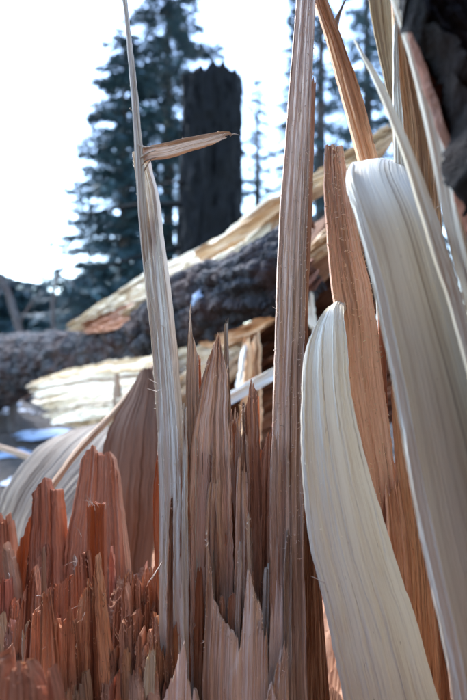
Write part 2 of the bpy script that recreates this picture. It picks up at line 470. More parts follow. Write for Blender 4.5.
# ------------------------------------------------------------------ background trees
def conifer(px, d, top_y, rad_px, low_y, label, seed, dens=1.0, mat='needle', base_x=None, group='conifers behind the fallen log', spray=1.0, shape=.8):
    rg = random.Random(seed)
    bx = (px - 233.5) / F * d
    z_top = CZ + (350 - top_y) / F * d; z_low = CZ + (350 - low_y) / F * d
    rad = rad_px / F * d
    g0 = gz(bx, d)
    root = empty('conifer_tree', (bx, d, g0), label, 'tree', group)
    H = z_top - g0
    tube('trunk', [Vector((bx, d, g0 - .1)), Vector((bx + rg.uniform(-.05, .05), d, g0 + H * .5)), Vector((bx, d, z_top - .1))],
         [H * .016 + .03, H * .011 + .02, .015], M['trunk'], root, 9, .15, seed)
    V, Fc = [], []
    def quad(p, dirv, w, ln):
        s = dirv.cross(Vector((rg.uniform(-.6, .6), rg.uniform(-.6, .6), 1))); s.normalize()
        k = len(V); q = p + dirv * ln
        V.extend((p, p + dirv * ln * .35 + s * w, q, p + dirv * ln * .35 - s * w))
        Fc.append((k, k + 1, k + 2, k + 3))
    z = z_low
    while z < z_top - .1:
        f = (z - z_low) / (z_top - z_low)
        rr = rad * (1 - f) ** shape * rg.uniform(.75, 1.1) + .12
        nb = max(4, int((4 + 4 * (1 - f)) * (.6 + .4 * dens)))
        a0 = rg.random() * 6.3
        for b in range(nb):
            a = a0 + b * 6.283 / nb + rg.uniform(-.35, .35)
            ln = rr * rg.uniform(.65, 1.15)
            droop = rg.uniform(.15, .5)
            zz = z + rg.uniform(-.2, .2)
            base = Vector((bx, d, zz)); dr = Vector((math.cos(a), math.sin(a), 0))
            side = Vector((-dr.y, dr.x, 0))
            def bp(t): return base + dr * ln * t + Vector((0, 0, ln * (.18 * t - droop * t * t + .12 * t ** 3)))
            # woody limb
            k = len(V); wv = .012 + .008 * ln
            for t in (0, .35, .7, 1):
                p = bp(t); w2 = wv * (1.05 - t)
                V.extend((p + Vector((0, 0, w2)), p + side * w2, p - side * w2))
            for j in range(3):
                for i in range(3):
                    a1 = k + j * 3 + i; b1 = k + j * 3 + (i + 1) % 3
                    Fc.append((a1, b1, b1 + 3, a1 + 3))
            m = int((12 + 34 * ln) * dens)
            for q in range(m):
                t = rg.uniform(.12, 1.02) ** .8
                p = bp(t) + Vector((0, 0, rg.uniform(-.04, .03)))
                sg = rg.choice((-1, 1))
                dv = (side * sg * rg.uniform(.3, 1) + dr * rg.uniform(.2, .9) + Vector((0, 0, rg.uniform(-.7, .15)))).normalized()
                quad(p, dv, rg.uniform(.011, .024) * spray, rg.uniform(.13, .36) * spray * (1.15 - .5 * t) * min(1.3, .5 + ln * .5))
        z += rg.uniform(.18, .38) * (1 + .4 * (1 - f)) * (1.0 if dens >= .8 else 1.25)
    link_mesh('crown', V, Fc, M[mat], root, None, None, smooth=False)
    return root

conifer(168, 14, -70, 118, 330, 'tall dense dark spruce rising behind the broken snag', 11, 1.7, spray=1.35, shape=.66)
conifer(124, 12.5, 30, 84, 340, 'shorter dark spruce left of the snag behind the tall strip', 12, 2.4, spray=1.3, shape=.7)
conifer(258, 17, 70, 34, 300, 'thin sparse spruce between the snag and the middle strip', 13, 1.4, 'needle_pale')
conifer(322, 13, -60, 46, 290, 'spruce seen between the middle strip and the leaning strip', 14, 1.3, spray=1.2)
conifer(366, 15, -90, 70, 300, 'loose spruce seen under the leaning tan strip', 15, 1.3, spray=1.25)
conifer(430, 16, -60, 70, 300, 'spruce mostly hidden behind the right hand strips', 16, 1.2, spray=1.3)
conifer(296, 22, -30, 36, 320, 'distant spruce directly behind the middle strip', 17, 1.5, 'needle_pale', spray=1.4)
conifer(6, 26, 272, 44, 345, 'low far conifer at the left edge of the clearing', 21, 3.4, 'needle', spray=1.9, shape=.5)
conifer(36, 30, 280, 40, 345, 'low far conifer second from the left edge', 22, 3.4, 'needle', spray=1.9, shape=.5)
conifer(58, 28, 290, 34, 345, 'low far conifer just left of the spruces', 23, 3.4, 'needle', spray=1.9, shape=.5)
conifer(-30, 24, 255, 50, 345, 'low far conifer cut by the left edge', 24, 3.2, 'needle', spray=1.9, shape=.5)
conifer(92, 24, 262, 40, 345, 'small far conifer under the shorter spruce', 25, 3.4, 'needle', spray=1.9, shape=.5)

# the broken snag
def snag():
    d = 5.2
    b = Vector(((209 - 233.5) / F * d, d, 0)); b.z = gz(b.x, d)
    root = empty('broken_snag', b, 'thick dark broken tree trunk with a blunt flat top', 'tree trunk')
    ns, nr = 96, 110
    zt = CZ + (350 - 82) / F * d
    V, Fc = [], []
    for j in range(nr + 1):
        t = j / nr; z = b.z - .1 + (zt - b.z + .1) * t
        c = Vector((at(208, 350, d).x + (at(212, 350, d).x - at(208, 350, d).x) * t, d, 0))
        r = .10 * (1 - t) ** 3 + .325 - .02 * t
        for k in range(ns):
            a = 2 * math.pi * k / ns
            q = noise.noise(Vector((math.cos(a) * 4, math.sin(a) * 4, z * 1.2))) * .035 + noise.noise(Vector((math.cos(a) * 12, math.sin(a) * 12, z * 4))) * .034
            q += .022 * noise.noise(Vector((math.cos(a) * 25, math.sin(a) * 25, z * 14)))
            zz = z
            if j >= nr - 3: zz += (j - nr + 4) * .25 * .09 * noise.noise(Vector((math.cos(a) * 7, math.sin(a) * 7, 4)))
            if j == nr: zz += .05 * noise.noise(Vector((math.cos(a) * 3, math.sin(a) * 3, 9))) + .03 * math.sin(3 * a) + .04 * math.cos(a)
            V.append((c.x + math.cos(a) * (r + q), c.y + math.sin(a) * (r + q), zz))
    for j in range(nr):
        for k in range(ns):
            a = j * ns + k; e = j * ns + (k + 1) % ns
            Fc.append((a, e, e + ns, a + ns))
    Fc.append(tuple(range(nr * ns, (nr + 1) * ns)))
    link_mesh('trunk', V, Fc, M['snag'], root, None, 60)
    for s, (p, q, r0) in enumerate([((186, 205), (78, 216), .03), ((186, 245), (88, 272), .028), ((188, 180), (120, 188), .02), ((190, 262), (60, 322), .03)]):
        P0, P1 = at(p[0] + 8, p[1], d), at(q[0], q[1], d - .6)
        mid = P0.lerp(P1, .5) + Vector((0, 0, .05 - .03 * s))
        tube('limb', [P0, mid, P1], [r0, r0 * .7, r0 * .25], M['snag'], root, 7, .3, s)
    tube('limb', [at(226, 235, d - .3), at(222, 222, d - .45), at(228, 212, d - .5), at(236, 210, d - .5)], [.012, .009, .007, .004], M['snag'], root, 6)
snag()

# dead branches in the clearing at the left
def dead_branch(pts, radii, label, seed):
    P = [at(*p) for p in pts]
    g = Vector((P[0].x, P[0].y, gz(P[0].x, P[0].y)))
    root = empty('dead_branch', g, label, 'branch', 'dead branches at the left')
    tube('stem', [g - Vector((0, 0, .05))] + P, [radii[0] * 1.1] + radii, M['twig'], root, 7, .3, seed)
    return root, P
r_, P_ = dead_branch([(28, 372, 4.2), (18, 325, 4.2), (4, 284, 4.2), (-16, 262, 4.2)], [.035, .03, .026, .02], 'dark bent dead branch leaning out of the left edge', 1)
tube('twig', [P_[1], at(34, 300, 4.1), at(46, 292, 4.0)], [.012, .008, .004], M['twig'], r_, 6)
tube('twig', [P_[2], at(-2, 296, 4.1), at(-12, 318, 4.0)], [.012, .008, .004], M['twig'], r_, 6)
r_, P_ = dead_branch([(54, 345, 4.6), (53, 305, 4.6), (58, 275, 4.6), (66, 264, 4.6)], [.022, .018, .016, .008], 'thin upright dead stick against the white sky', 2)
tube('twig', [P_[2], at(66, 278, 4.6), at(76, 288, 4.5)], [.01, .007, .004], M['twig'], r_, 6)
r_, P_ = dead_branch([(14, 420, 2.9), (12, 385, 2.9), (10, 360, 3.0)], [.03, .025, .02], 'short dark stub under the left end of the log', 3)

# ------------------------------------------------------------------ the fallen log
AX = [(-110, 396, 4.2, .24), (-40, 382, 3.5, .24), (0, 374, 3.0, .21), (39, 363, 2.5, .12), (80, 355, 2.1, .07), (116, 347, 1.83, .055),
      (155, 334, 1.55, .066), (193, 311, 1.36, .080), (244, 294, 1.20, .072), (280, 279, 1.14, .066), (330, 244, 1.1, .075), (390, 200, 1.08, .06), (450, 155, 1.05, .06)]
AXP = [at(a, b, c) for a, b, c, _ in AX]; AXR = [a[3] for a in AX]
def log_frame(t):
    p = crom(AXP, t); q = (crom(AXP, min(t + .01, 1)) - crom(AXP, max(t - .01, 0))).normalized()
    back = Vector((0, 0, 1)).cross(q).normalized()        # points away from the camera
    if back.y < 0: back = -back
    up = q.cross(back); up = up if up.z > 0 else -up
    f = t * (len(AXR) - 1); i = min(int(f), len(AXR) - 2); r = AXR[i] + (AXR[i + 1] - AXR[i]) * (f - i)
    return p, q, -back, up.normalized(), r                 # centre, along, towards camera, up, radius
def log_surf(t, ang, off=0.0):
    """ang 0 faces the camera, +90 the top."""
    p, q, fr, up, r = log_frame(t)
    return p + (fr * math.cos(R(ang)) + up * math.sin(R(ang))) * (r + off)
log_root = empty('fallen_log', AXP[3] - Vector((0, 0, .4)), 'split fallen log with flaking dark bark slanting up behind the stump', 'log')

def build_log():
    nr, ns = 150, 72
    V, Fc, UV = [], [], []
    for j in range(nr + 1):
        t = j / nr
        for k in range(ns):
            a = 360 * k / ns
            nzv = noise.noise(Vector((t * 40, math.cos(R(a)) * 4, math.sin(R(a)) * 4))) * .012
            V.append(log_surf(t, a, nzv - .018)); UV.append((k / ns * 1.2, t * 4))
    for j in range(nr):
        for k in range(ns):
            a = j * ns + k; b = j * ns + (k + 1) % ns
            Fc.append((a, b, b + ns, a + ns))
    Fc.append(tuple(range(ns))[::-1]); Fc.append(tuple(range(nr * ns, (nr + 1) * ns)))
    o = link_mesh('core', V, Fc, M['red'], log_root, UV, 60)
    # bark sleeve over the front, with ragged edges
    nr, na = 560, 100
    V, Fc = [], []
    sl = 0.0; prev = None
    for j in range(nr + 1):
        t = .80 * (j / nr) ** .62
        hi = 84 + 20 * noise.noise(Vector((t * 26, 1, 0))) + 10 * noise.noise(Vector((t * 90, 1, 0)))
        lo = -68 + 14 * noise.noise(Vector((t * 22, 7, 0))) + 12 * noise.noise(Vector((t * 80, 4, 0)))
        if t < .33: hi = 95; lo = -80
        pc, _, _, _, rr = log_frame(t)
        if prev is not None: sl += (pc - prev).length
        prev = pc
        for k in range(na + 1):
            a = lo + (hi - lo) * k / na
            p = log_surf(t, a)
            w = Vector((sl * 11, R(a) * rr * 44, 0)); w += Vector((noise.noise(p * 25), noise.noise(p * 25 + Vector((9, 0, 0))), 0)) * .55
            off = .020 - .034 * abs(noise.noise(w * .55)) - .026 * abs(noise.noise(w * 1.1 + Vector((5, 3, 1)))) - .014 * abs(noise.noise(w * 2.6)) + .008 * scales(w * .8)
            off += .014 * noise.noise(p * 9) + .004 * noise.noise(p * 70) + .003 * noise.noise(p * 160)
            if k in (0, na): off = -.016
            V.append(log_surf(t, a, off))
    for j in range(nr):
        for k in range(na):
            a = j * (na + 1) + k
            Fc.append((a, a + 1, a + na + 2, a + na + 1))
    bk = link_mesh('bark', V, Fc, M['bark'], log_root, None, 35)
    sm = bk.modifiers.new('thick', 'SOLIDIFY'); sm.thickness = .012; sm.offset = -1
    # flaking bark plates, each its own piece
    rg = random.Random(5)
    protos = []
    for q in range(10):
        n = rg.randint(6, 9); rim = []
        for i in range(n):
            a = 2 * math.pi * i / n + rg.uniform(-.25, .25); rr = rg.uniform(.75, 1.1)
            rim.append((math.cos(a) * rr * .5, math.sin(a) * rr * .5))
        tl = rg.uniform(-.5, .5)
        Vv = [(x, y, -.3) for x, y in rim] + [(x * 1.0, y * 1.0, .22 + tl * x + rg.uniform(-.04, .04)) for x, y in rim]
        Vv += [(x * .86 + rg.uniform(-.04, .04), y * .86 + rg.uniform(-.04, .04), .3 + tl * x + rg.uniform(-.03, .03)) for x, y in rim] + [(0, 0, .3 + rg.uniform(-.06, .06))]
        Ff = []
        for i in range(n):
            j = (i + 1) % n
            Ff += [(i, j, n + j, n + i), (n + i, n + j, 2 * n + j, 2 * n + i), (2 * n + i, 2 * n + j, 3 * n)]
        me = bpy.data.meshes.new('bark_plate'); me.from_pydata(Vv, [], Ff); me.update(); me.materials.append(M['bark_plate'])
        protos.append(me)
    bigV, bigF = [], []
    t = .03; count = 0
    while t < .79:
        p, q, fr, up, r = log_frame(t)
        size = .040 if t > .36 else .055
        step_ang = math.degrees(size * .72 / r)
        a = -66 + rg.uniform(-5, 5); hi = 78
        if t < .36: a, hi = -76, 92
        while a < hi:
            aa = a + rg.uniform(-.3, .3) * step_ang
            tt = t + rg.uniform(-.012, .012)
            if rg.random() < .62:
                p, q, fr, up, r = log_frame(tt)
                n = (fr * math.cos(R(aa)) + up * math.sin(R(aa))).normalized()
                n = (n + Vector((rg.uniform(-.28, .28), rg.uniform(-.28, .28), rg.uniform(-.25, .4)))).normalized()
                x = (q - n * q.dot(n)).normalized(); x = (Matrix.Rotation(rg.uniform(-.6, .6), 3, n) @ x); y = n.cross(x)
                lx, ly, lz = size * rg.uniform(1.2, 2.6), size * rg.uniform(.45, .9), size * rg.uniform(.16, .36)
                c = log_surf(tt, aa, rg.uniform(.0, .012))
                mt = Matrix((x * lx, y * ly, n * lz)).transposed().to_4x4(); mt.translation = c
                me = protos[rg.randrange(10)]
                if t > .37 and count < 300:
                    o = bpy.data.objects.new('bark_plate', me); C.objects.link(o)
                    o.parent = bk; o.matrix_parent_inverse = world_of(log_root).inverted()
                    o.matrix_basis = mt; count += 1
                else:
                    k = len(bigV); bigV.extend(mt @ v.co for v in me.vertices)
                    bigF.extend(tuple(i + k for i in pl.vertices) for pl in me.polygons)
            a += step_ang * rg.uniform(.8, 1.2)
        t += size * 1.05 / 5.0 * rg.uniform(.8, 1.2) * 1.25
    f = link_mesh('bark_flakes', bigV, bigF, M['bark_plate'], bk, None, None, smooth=False); f['kind'] = 'stuff'
    return bk
bark_o = build_log()

# torn pale slabs along the top of the log: root on the left, tip up to the right
LK = dict(colw=.003, roww=.010, amp=.005, step=.008, edge=.006, freq=.35, tipw=.01)
def slab(keys, th, mat, seed, jag=.06, jag0=.05, tint=(1, 1, 1), name='torn_slab', label=None, **kw):
    a = dict(LK); a.update(kw)
    mat = {'pale': 'log_pale', 'white': 'log_pale', 'red': 'log_red', 'tan': 'log_tan', 'pink': 'log_tan', 'chip': 'log_tan'}.get(mat, mat)
    return ribbon(name, keys, th, mat, log_root, jag=jag, jag0=jag0, seed=seed, tint=tint, label=label, **a)
# keys here: (upper edge point, lower edge point)
slab([((66, 324, 1.93), (68, 331, 1.91)), ((112, 296, 1.70), (118, 316, 1.66)), ((165, 266, 1.52), (166, 294, 1.42)), ((225, 236, 1.36), (226, 265, 1.26)),
      ((290, 193, 1.20), (292, 208, 1.17)), ((350, 158, 1.04), (352, 174, 1.02)), ((404, 120, .99), (406, 138, .98))], .03, 'white', 41, tint=(1.0, .95, .86), label='long pale torn slab along the top of the log')
slab([((78, 326, 1.83), (84, 334, 1.80)), ((112, 310, 1.64), (116, 330, 1.60)), ((150, 296, 1.46), (152, 318, 1.43)), ((185, 276, 1.34), (186, 292, 1.32))], .03, 'red', 42, tint=(1.1, 1.0, .9), label='red brown torn face under the pale slab')
slab([((120, 312, 1.55), (121, 318, 1.55)), ((165, 286, 1.42), (166, 296, 1.40)), ((200, 266, 1.32), (203, 275, 1.30)), ((245, 244, 1.20), (247, 252, 1.18)), ((285, 218, 1.12), (284, 224, 1.11))], .02, 'white', 43, tint=(.97, .9, .78))
slab([((195, 256, 1.36), (197, 262, 1.34)), ((235, 232, 1.25), (238, 240, 1.23)), ((285, 196, 1.15), (290, 204, 1.14)), ((318, 172, 1.1), (320, 178, 1.1))], .02, 'tan', 44, tint=(1.1, 1.0, .85))
slab([((285, 262, 1.02), (290, 274, 1.02)), ((330, 228, 1.0), (334, 250, 1.0)), ((392, 190, .98), (396, 212, .98)), ((450, 150, .96), (452, 175, .96))], .03, 'tan', 45, tint=(1.0, .88, .72))
# pale splintered layer under the bark, left
slab([((22, 384, 2.14), (60, 424, 1.90)), ((60, 374, 1.94), (92, 430, 1.70)), ((105, 362, 1.70), (120, 432, 1.50)), ((150, 354, 1.48), (152, 430, 1.30)), ((200, 346, 1.30), (200, 392, 1.18)), ((250, 336, 1.2), (250, 352, 1.14))],
     .035, 'white', 46, jag=.06, jag0=.07, tint=(1.08, 1.0, .9), amp=.006, step=.010, edge=.012, label='pale splintered layer torn open under the bark')
for i_, (ya, yb, dd, tn) in enumerate([(374, 389, -.05, (1.1, 1.02, .9)), (391, 402, -.09, (1.05, .95, .8)), (403, 418, -.12, (1.12, 1.05, .94)), (366, 373, -.03, (1.0, .85, .66))]):
    slab([((30 + i_ * 5, ya + 12, 1.98 + dd), (34 + i_ * 5, yb + 8, 1.96 + dd)), ((72, ya + 2, 1.74 + dd), (74, yb + 3, 1.72 + dd)), ((112, ya - 4, 1.55 + dd), (113, yb - 1, 1.53 + dd)), ((150, ya - 10, 1.40 + dd), (150, yb - 6, 1.38 + dd)), ((182, ya - 18, 1.28 + dd), (182, yb - 16, 1.27 + dd))],
         .018, 'white', 470 + i_, jag=.07, jag0=.08, tint=tn, name='torn_splinter', amp=.004, step=.004)
slab([((30, 398, 2.0), (40, 408, 1.98)), ((80, 412, 1.80), (84, 420, 1.78)), ((130, 424, 1.58), (132, 440, 1.56)), ((165, 432, 1.45), (167, 446, 1.44))], .02, 'white', 47, tint=(1, .96, .86))
slab([((196, 343, 1.26), (197, 348, 1.26)), ((215, 336, 1.20), (216, 348, 1.20)), ((250, 322, 1.12), (250, 336, 1.12)), ((282, 306, 1.05), (282, 316, 1.05))], .02, 'pink', 48, tint=(1.2, 1.0, .8))
# dark red underside of the split log
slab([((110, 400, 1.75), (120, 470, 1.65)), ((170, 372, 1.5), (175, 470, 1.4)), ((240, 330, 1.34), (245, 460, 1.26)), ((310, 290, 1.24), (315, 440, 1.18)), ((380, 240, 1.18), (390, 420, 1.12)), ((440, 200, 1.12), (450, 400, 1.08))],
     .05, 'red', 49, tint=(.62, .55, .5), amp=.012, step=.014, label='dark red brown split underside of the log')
# jagged bits and hanging splinters in the gap under the log
slab([(236, 262, 452, .98), (240, 261, 400, 1.0), (243, 260, 352, 1.03), (246, 259, 322, 1.06)], .012, 'chip', 50, tint=(1.3, 1.05, .8), name='hanging_splinter')
slab([(234, 240, 400, .96), (239, 244, 372, .98), (243, 248, 335, 1.02)], .008, 'white', 51, name='hanging_splinter')
slab([(303, 316, 352, .98), (304, 316, 318, .99), (303, 312, 278, 1.0)], .01, 'white', 52, name='hanging_splinter')
slab([((304, 268, .94), (309, 300, .94)), ((316, 258, .95), (320, 282, .95)), ((330, 252, .96), (332, 262, .96))], .02, 'inner_bark', 53, name='bark_scrap', amp=.008, step=.008, edge=.01)
slab([((306, 205, .93), (308, 224, .93)), ((312, 216, .93), (315, 226, .93))], .012, 'inner_bark', 54, name='bark_scrap', amp=.006, step=.006, edge=.008)
slab([(113, 120, 412, 1.4), (113, 120, 390, 1.42), (114, 119, 372, 1.44)], .01, 'tan', 55, name='hanging_splinter', jag=.012)

def snow_patch(c, nrm, sx, sy, label, seed):
    rg = random.Random(seed); n = 18
    nrm = nrm.normalized(); x = nrm.orthogonal().normalized(); y = nrm.cross(x)
    V, Fc = [c + nrm * .01], []
    for ring, (f, h) in enumerate(((.45, .009), (.8, .006), (1.0, -.004))):
        for k in range(n):
            a = 2 * math.pi * k / n; w = f * (1 + .8 * noise.noise(Vector((math.cos(a) * 1.9, math.sin(a) * 1.9, seed + .5))))
            V.append(c + x * math.cos(a) * w * sx + y * math.sin(a) * w * sy + nrm * h)
    for k in range(n): Fc.append((0, 1 + k, 1 + (k + 1) % n))
    for r in range(2):
        for k in range(n):
            a = 1 + r * n + k; b = 1 + r * n + (k + 1) % n
            Fc.append((a, a + n, b + n, b))
    o = link_mesh('snow_patch', V, Fc, M['snow'], None, None, None)
    return tag(o, label, 'snow', 'snow patches')
snow_patch(log_surf(.637, -6, .016), log_surf(.637, 2, .1) - log_surf(.637, 2, 0), .014, .022, 'small bluish patch of ice on the log bark behind the splinters', 1)
for i, (x, y, d, sx, lab) in enumerate([(4, 416, 3.6, .14, 'snow patch at the left edge below the log'), (40, 446, 2.9, .16, 'snow patch between the log and the big grey chip'),
                                        (14, 462, 2.6, .10, 'snow patch beside the big grey chip at the left edge')]):
    p = at(x, y, d); p.z = max(gz(p.x, p.y) + .012, gz(p.x, p.y))
    snow_patch(p, Vector((0, -.05, 1)), sx, sx * .7, lab, 10 + i)

# litter of twigs and chips on the floor behind the stump
def litter():
    rg = random.Random(3); V, Fc = [], []
    for _ in range(1500):
        x, y = rg.uniform(-3.2, 1.8), rg.uniform(1.2, 5.5)
        p = Vector((x, y, gz(x, y) + rg.uniform(.0, .03)))
        a = rg.random() * 6.28; ln = rg.uniform(.03, .22); w = rg.uniform(.002, .008)
        d = Vector((math.cos(a), math.sin(a), rg.uniform(-.15, .3))) * ln; s = Vector((-math.sin(a), math.cos(a), 0)) * w; u = Vector((0, 0, w))
        k = len(V); V += [p + s, p - s, p + u * 1.5, p + d + s * .4, p + d - s * .4, p + d + u * .6]
        Fc += [(k, k + 1, k + 4, k + 3), (k + 1, k + 2, k + 5, k + 4), (k + 2, k, k + 3, k + 5), (k, k + 2, k + 1), (k + 3, k + 4, k + 5)]
    o = link_mesh('forest_litter', V, Fc, M['twig'], None, None, None, smooth=False)
    tag(o, 'dark twigs and chips strewn over the forest floor', 'litter', kind='stuff')
litter()

# ------------------------------------------------------------------ the broken stump
SX, SY, SR = .0, .32, .66
stump = empty('broken_stump', (SX, SY, -.02), 'shattered reddish tree stump with tall standing splinters and bent pale strips', 'stump')

def core_top(x, y):
    r = math.hypot(x - SX, y - SY)
    z = .33 + .035 * noise.noise(Vector((x * 9, y * 9, 3))) + .02 * noise.noise(Vector((x * 26, y * 26, 6)))
    q = noise.noise(Vector((x * 34, y * 34, 1))); z += .03 * round(q * 3) / 2
    if y < .38: z -= min(.38 - y, .3) * .4
    return z
def build_core():
    V, Fc, UV = [], [], []
    ns, nr = 160, 80
    V.append((SX, SY, core_top(SX, SY))); UV.append((0, .3))
    for j in range(1, nr + 1):
        for k in range(ns):
            a = 2 * math.pi * k / ns; r = SR * j / nr * (1 + .04 * math.sin(5 * a) + .03 * math.sin(8 * a + 1))
            x, y = SX + r * math.cos(a), SY + r * math.sin(a)
            V.append((x, y, core_top(x, y))); UV.append((k / ns * 2, r))
    for j in range(1, 10):
        for k in range(ns):
            a = 2 * math.pi * k / ns; f = j / 9
            r = SR * (1 + .04 * math.sin(5 * a) + .03 * math.sin(8 * a + 1)) + .10 * f * f * (1 + .6 * math.sin(5 * a))
            x, y = SX + r * math.cos(a), SY + r * math.sin(a)
            V.append((x, y, core_top(SX + SR * math.cos(a), SY + SR * math.sin(a)) * (1 - f) - .06 * f)); UV.append((k / ns * 2, .4 + f * .4))
    for k in range(ns): Fc.append((0, 1 + k, 1 + (k + 1) % ns))
    for j in range(nr - 1 + 9):
        for k in range(ns):
            a = 1 + j * ns + k; b = 1 + j * ns + (k + 1) % ns
            Fc.append((a, a + ns, b + ns, b))
    link_mesh('heartwood_core', V, Fc, M['red'], stump, UV, 50).color = (.9, .85, .8, 1)
    V, Fc = [], []
    for j in range(16):
        for k in range(ns):
            a = 2 * math.pi * k / ns; f = j / 15
            r = SR * (1 + .04 * math.sin(5 * a) + .03 * math.sin(8 * a + 1)) + .10 * f * f * (1 + .6 * math.sin(5 * a)) + .015
            r += .012 * noise.noise(Vector((math.cos(a) * 14, math.sin(a) * 14, f * 3))) + .008 * noise.noise(Vector((math.cos(a) * 30, math.sin(a) * 30, f * 9)))
            zt = core_top(SX + SR * math.cos(a), SY + SR * math.sin(a)) - .03 + .03 * noise.noise(Vector((math.cos(a) * 9, math.sin(a) * 9, 0)))
            V.append((SX + r * math.cos(a), SY + r * math.sin(a), zt * (1 - f) - .06 * f))
    for j in range(15):
        for k in range(ns):
            a = j * ns + k; b = j * ns + (k + 1) % ns
            Fc.append((a, a + ns, b + ns, b))
    o = link_mesh('bark', V, Fc, M['bark'], stump, None, None)
    m = o.modifiers.new('thick', 'SOLIDIFY'); m.thickness = .02; m.offset = -1
build_core()

def SP(keys, th, mat, seed, name='splinter', **kw):
    return ribbon(name, keys, th, mat, stump, seed=seed, **kw)

# ---- tall strips
A = SP([(160, 196, 800, 0.418, 0.410), (160, 187, 690, 0.423, 0.415), (160, 184, 600, 0.428, 0.420), (160, 182, 500, 0.438, 0.430), (156, 178, 400, 0.448, 0.440), (148, 168, 300, 0.458, 0.450), (139, 157, 205, 0.468, 0.460), (135, 149, 168, 0.473, 0.465), (133, 145, 148, 0.475, 0.467)],
       .009, 'pale', 1, 'tall_strip', tint=(1.2, 1.16, 1.15), jag=.004, amp=.0008, step=.0014, hairs=160, label='tall pale strip standing at the left of the splinters')
SP([(150, 160, 330, .466), (143, 152, 270, .460), (138, 147, 215, .452), (134, 142, 150, .452), (129, 135, 70, .46), (122, 127, 0, .468), (115, 119, -60, .474)], .004, 'pale', 2, 'thin_sliver', tint=(1.05, 1.02, 1.03), jag=.01, amp=.0006, step=.0007, hairs=30,
   label='thin upright sliver rising from the tall left strip')
SP([(163, 181, 520, .447), (158, 179, 400, .455), (150, 170, 300, .463), (143, 158, 215, .47), (141, 152, 165, .473)], .006, 'pink', 3, 'thin_sliver', tint=(1.0, .95, .9), jag=.02, hairs=20)
ribbon('side_sliver', [((139, 150, .462), (141, 163, .460)), ((150, 147, .456), (151, 159, .455)), ((168, 143, .45), (169, 157, .449)), ((190, 138, .446), (191, 150, .445)), ((212, 134, .442), (213, 144, .441)), ((226, 132, .44), (226, 139, .44)), ((233, 133, .44), (233, 137, .44))],
       .005, 'tan', A, amp=.0006, step=.0009, jag=.006, seed=4, tint=(1.55, 1.36, 1.2), hairs=40, label='short sliver sticking out sideways from the tall strip')
tube('torn_fibre', [at(230, 136, .44), at(234, 134, .44), at(239, 135, .44)], [.0007, .0005, .0002], M['tan'], A, 5)
for i_, (p0, p1, p2) in enumerate([((140, 158), (146, 154), (156, 150)), ((141, 166), (147, 160), (158, 157)), ((138, 144), (146, 147), (160, 146)), ((143, 172), (148, 164), (152, 158))]):
    tube('torn_fibre', [at(*p0, .454), at(*p1, .449), at(*p2, .449)], [.0009, .0007, .0004], M['tan'], A, 5)
# orange translucent edge behind the left strip
SP([(158, 172, 600, .437), (154, 170, 530, .44), (155, 170, 480, .443), (159, 170, 440, .447)], .0022, 'orange', 5, 'thin_sliver', jag=.01, tint=(1.1, 1.0, 1))
SP([(178, 192, 520, .45), (180, 190, 470, .452), (180, 188, 430, .455), (181, 188, 415, .456)], .003, 'orange', 6, 'thin_sliver', jag=.01, tint=(1.2, 1.1, 1))

B = SP([(262, 312, 800, .40), (268, 308, 690, .41), (271, 305, 600, .42), (272, 303, 500, .43), (274, 303, 400, .44), (277, 305, 300, .445), (281, 308, 200, .45), (289, 311, 100, .455), (297, 315, 0, .46), (301, 318, -70, .464)],
       .013, 'tan', 7, 'tall_strip', tint=(1.42, 1.35, 1.36), amp=.0008, step=.0009, hairs=600, hscale=1.2, label='tallest tan strip standing in the middle')
SP([(290, 308, 520, .438), (291, 307, 400, .449), (294, 309, 300, .455), (297, 313, 200, .46), (303, 317, 60, .466)], .007, 'pink', 8, 'thin_sliver', tint=(.85, .72, .65), jag=.02)

Cc = SP([(395, 432, 780, .50), (384, 412, 620, .50), (362, 398, 500, .49), (345, 386, 400, .48), (334, 373, 300, .47), (329, 361, 250, .465), (326, 353, 205, .46), (326, 345, 165, .457), (326, 343, 143, .455)],
        .010, 'tan', 9, 'rough_strip', tint=(1.52, 1.18, 1.04), jag=.003, amp=.0010, step=.0010, edge=.0016, hairs=900, hscale=1.5, freq=1.3, label='rough fuzzy pinkish strip with a blunt top')
SP([(362, 386, 480, .497), (356, 380, 400, .49), (352, 374, 330, .486), (356, 368, 280, .482)], .008, 'pale', 10, 'thin_sliver', jag=.012, tint=(.95, .85, .7))

# ---- leaning strips in the upper right
SP([(385, 404, 235, .50), (372, 391, 190, .50), (360, 378, 160, .50), (344, 362, 100, .49), (329, 344, 45, .48), (314, 327, -2, .47), (299, 310, -60, .46)], .009, 'tan', 20, 'leaning_strip', tint=(1.42, 1.14, .88), amp=.0013, step=.0022, hairs=40,
   label='tan strip leaning to the upper left above the blunt strip')
SP([(325, 337, 40, .60), (338, 342, 12, .60), (350, 352, -12, .60)], .003, 'tan', 21, 'thin_sliver', jag=.004, tint=(.8, .7, .6))
SP([(402, 416, 260, .56), (394, 408, 150, .55), (391, 400, 110, .545), (378, 396, 50, .54), (369, 393, 0, .53), (362, 392, -60, .52)], .003, 'pale', 22, 'thin_sheet', tint=(.78, .66, .46), amp=.0005, step=.0004, label='thin amber sheet of wood near the top right')
SP([(412, 445, 300, .42), (406, 440, 200, .41), (402, 436, 130, .40), (398, 422, 70, .39), (395, 410, 25, .38), (393, 399, -10, .375)], .010, 'tan', 23, 'splinter', tint=(1.45, 1.22, .96), amp=.0012, step=.0018, hairs=40, label='upright tan splinter with a brown pitted line')
SP([(402, 412, 300, .405), (398, 407, 200, .40), (395, 404, 130, .392), (394, 399, 60, .385), (395, 398, 10, .378)], .004, 'white', 24, 'thin_sliver', jag=.01)
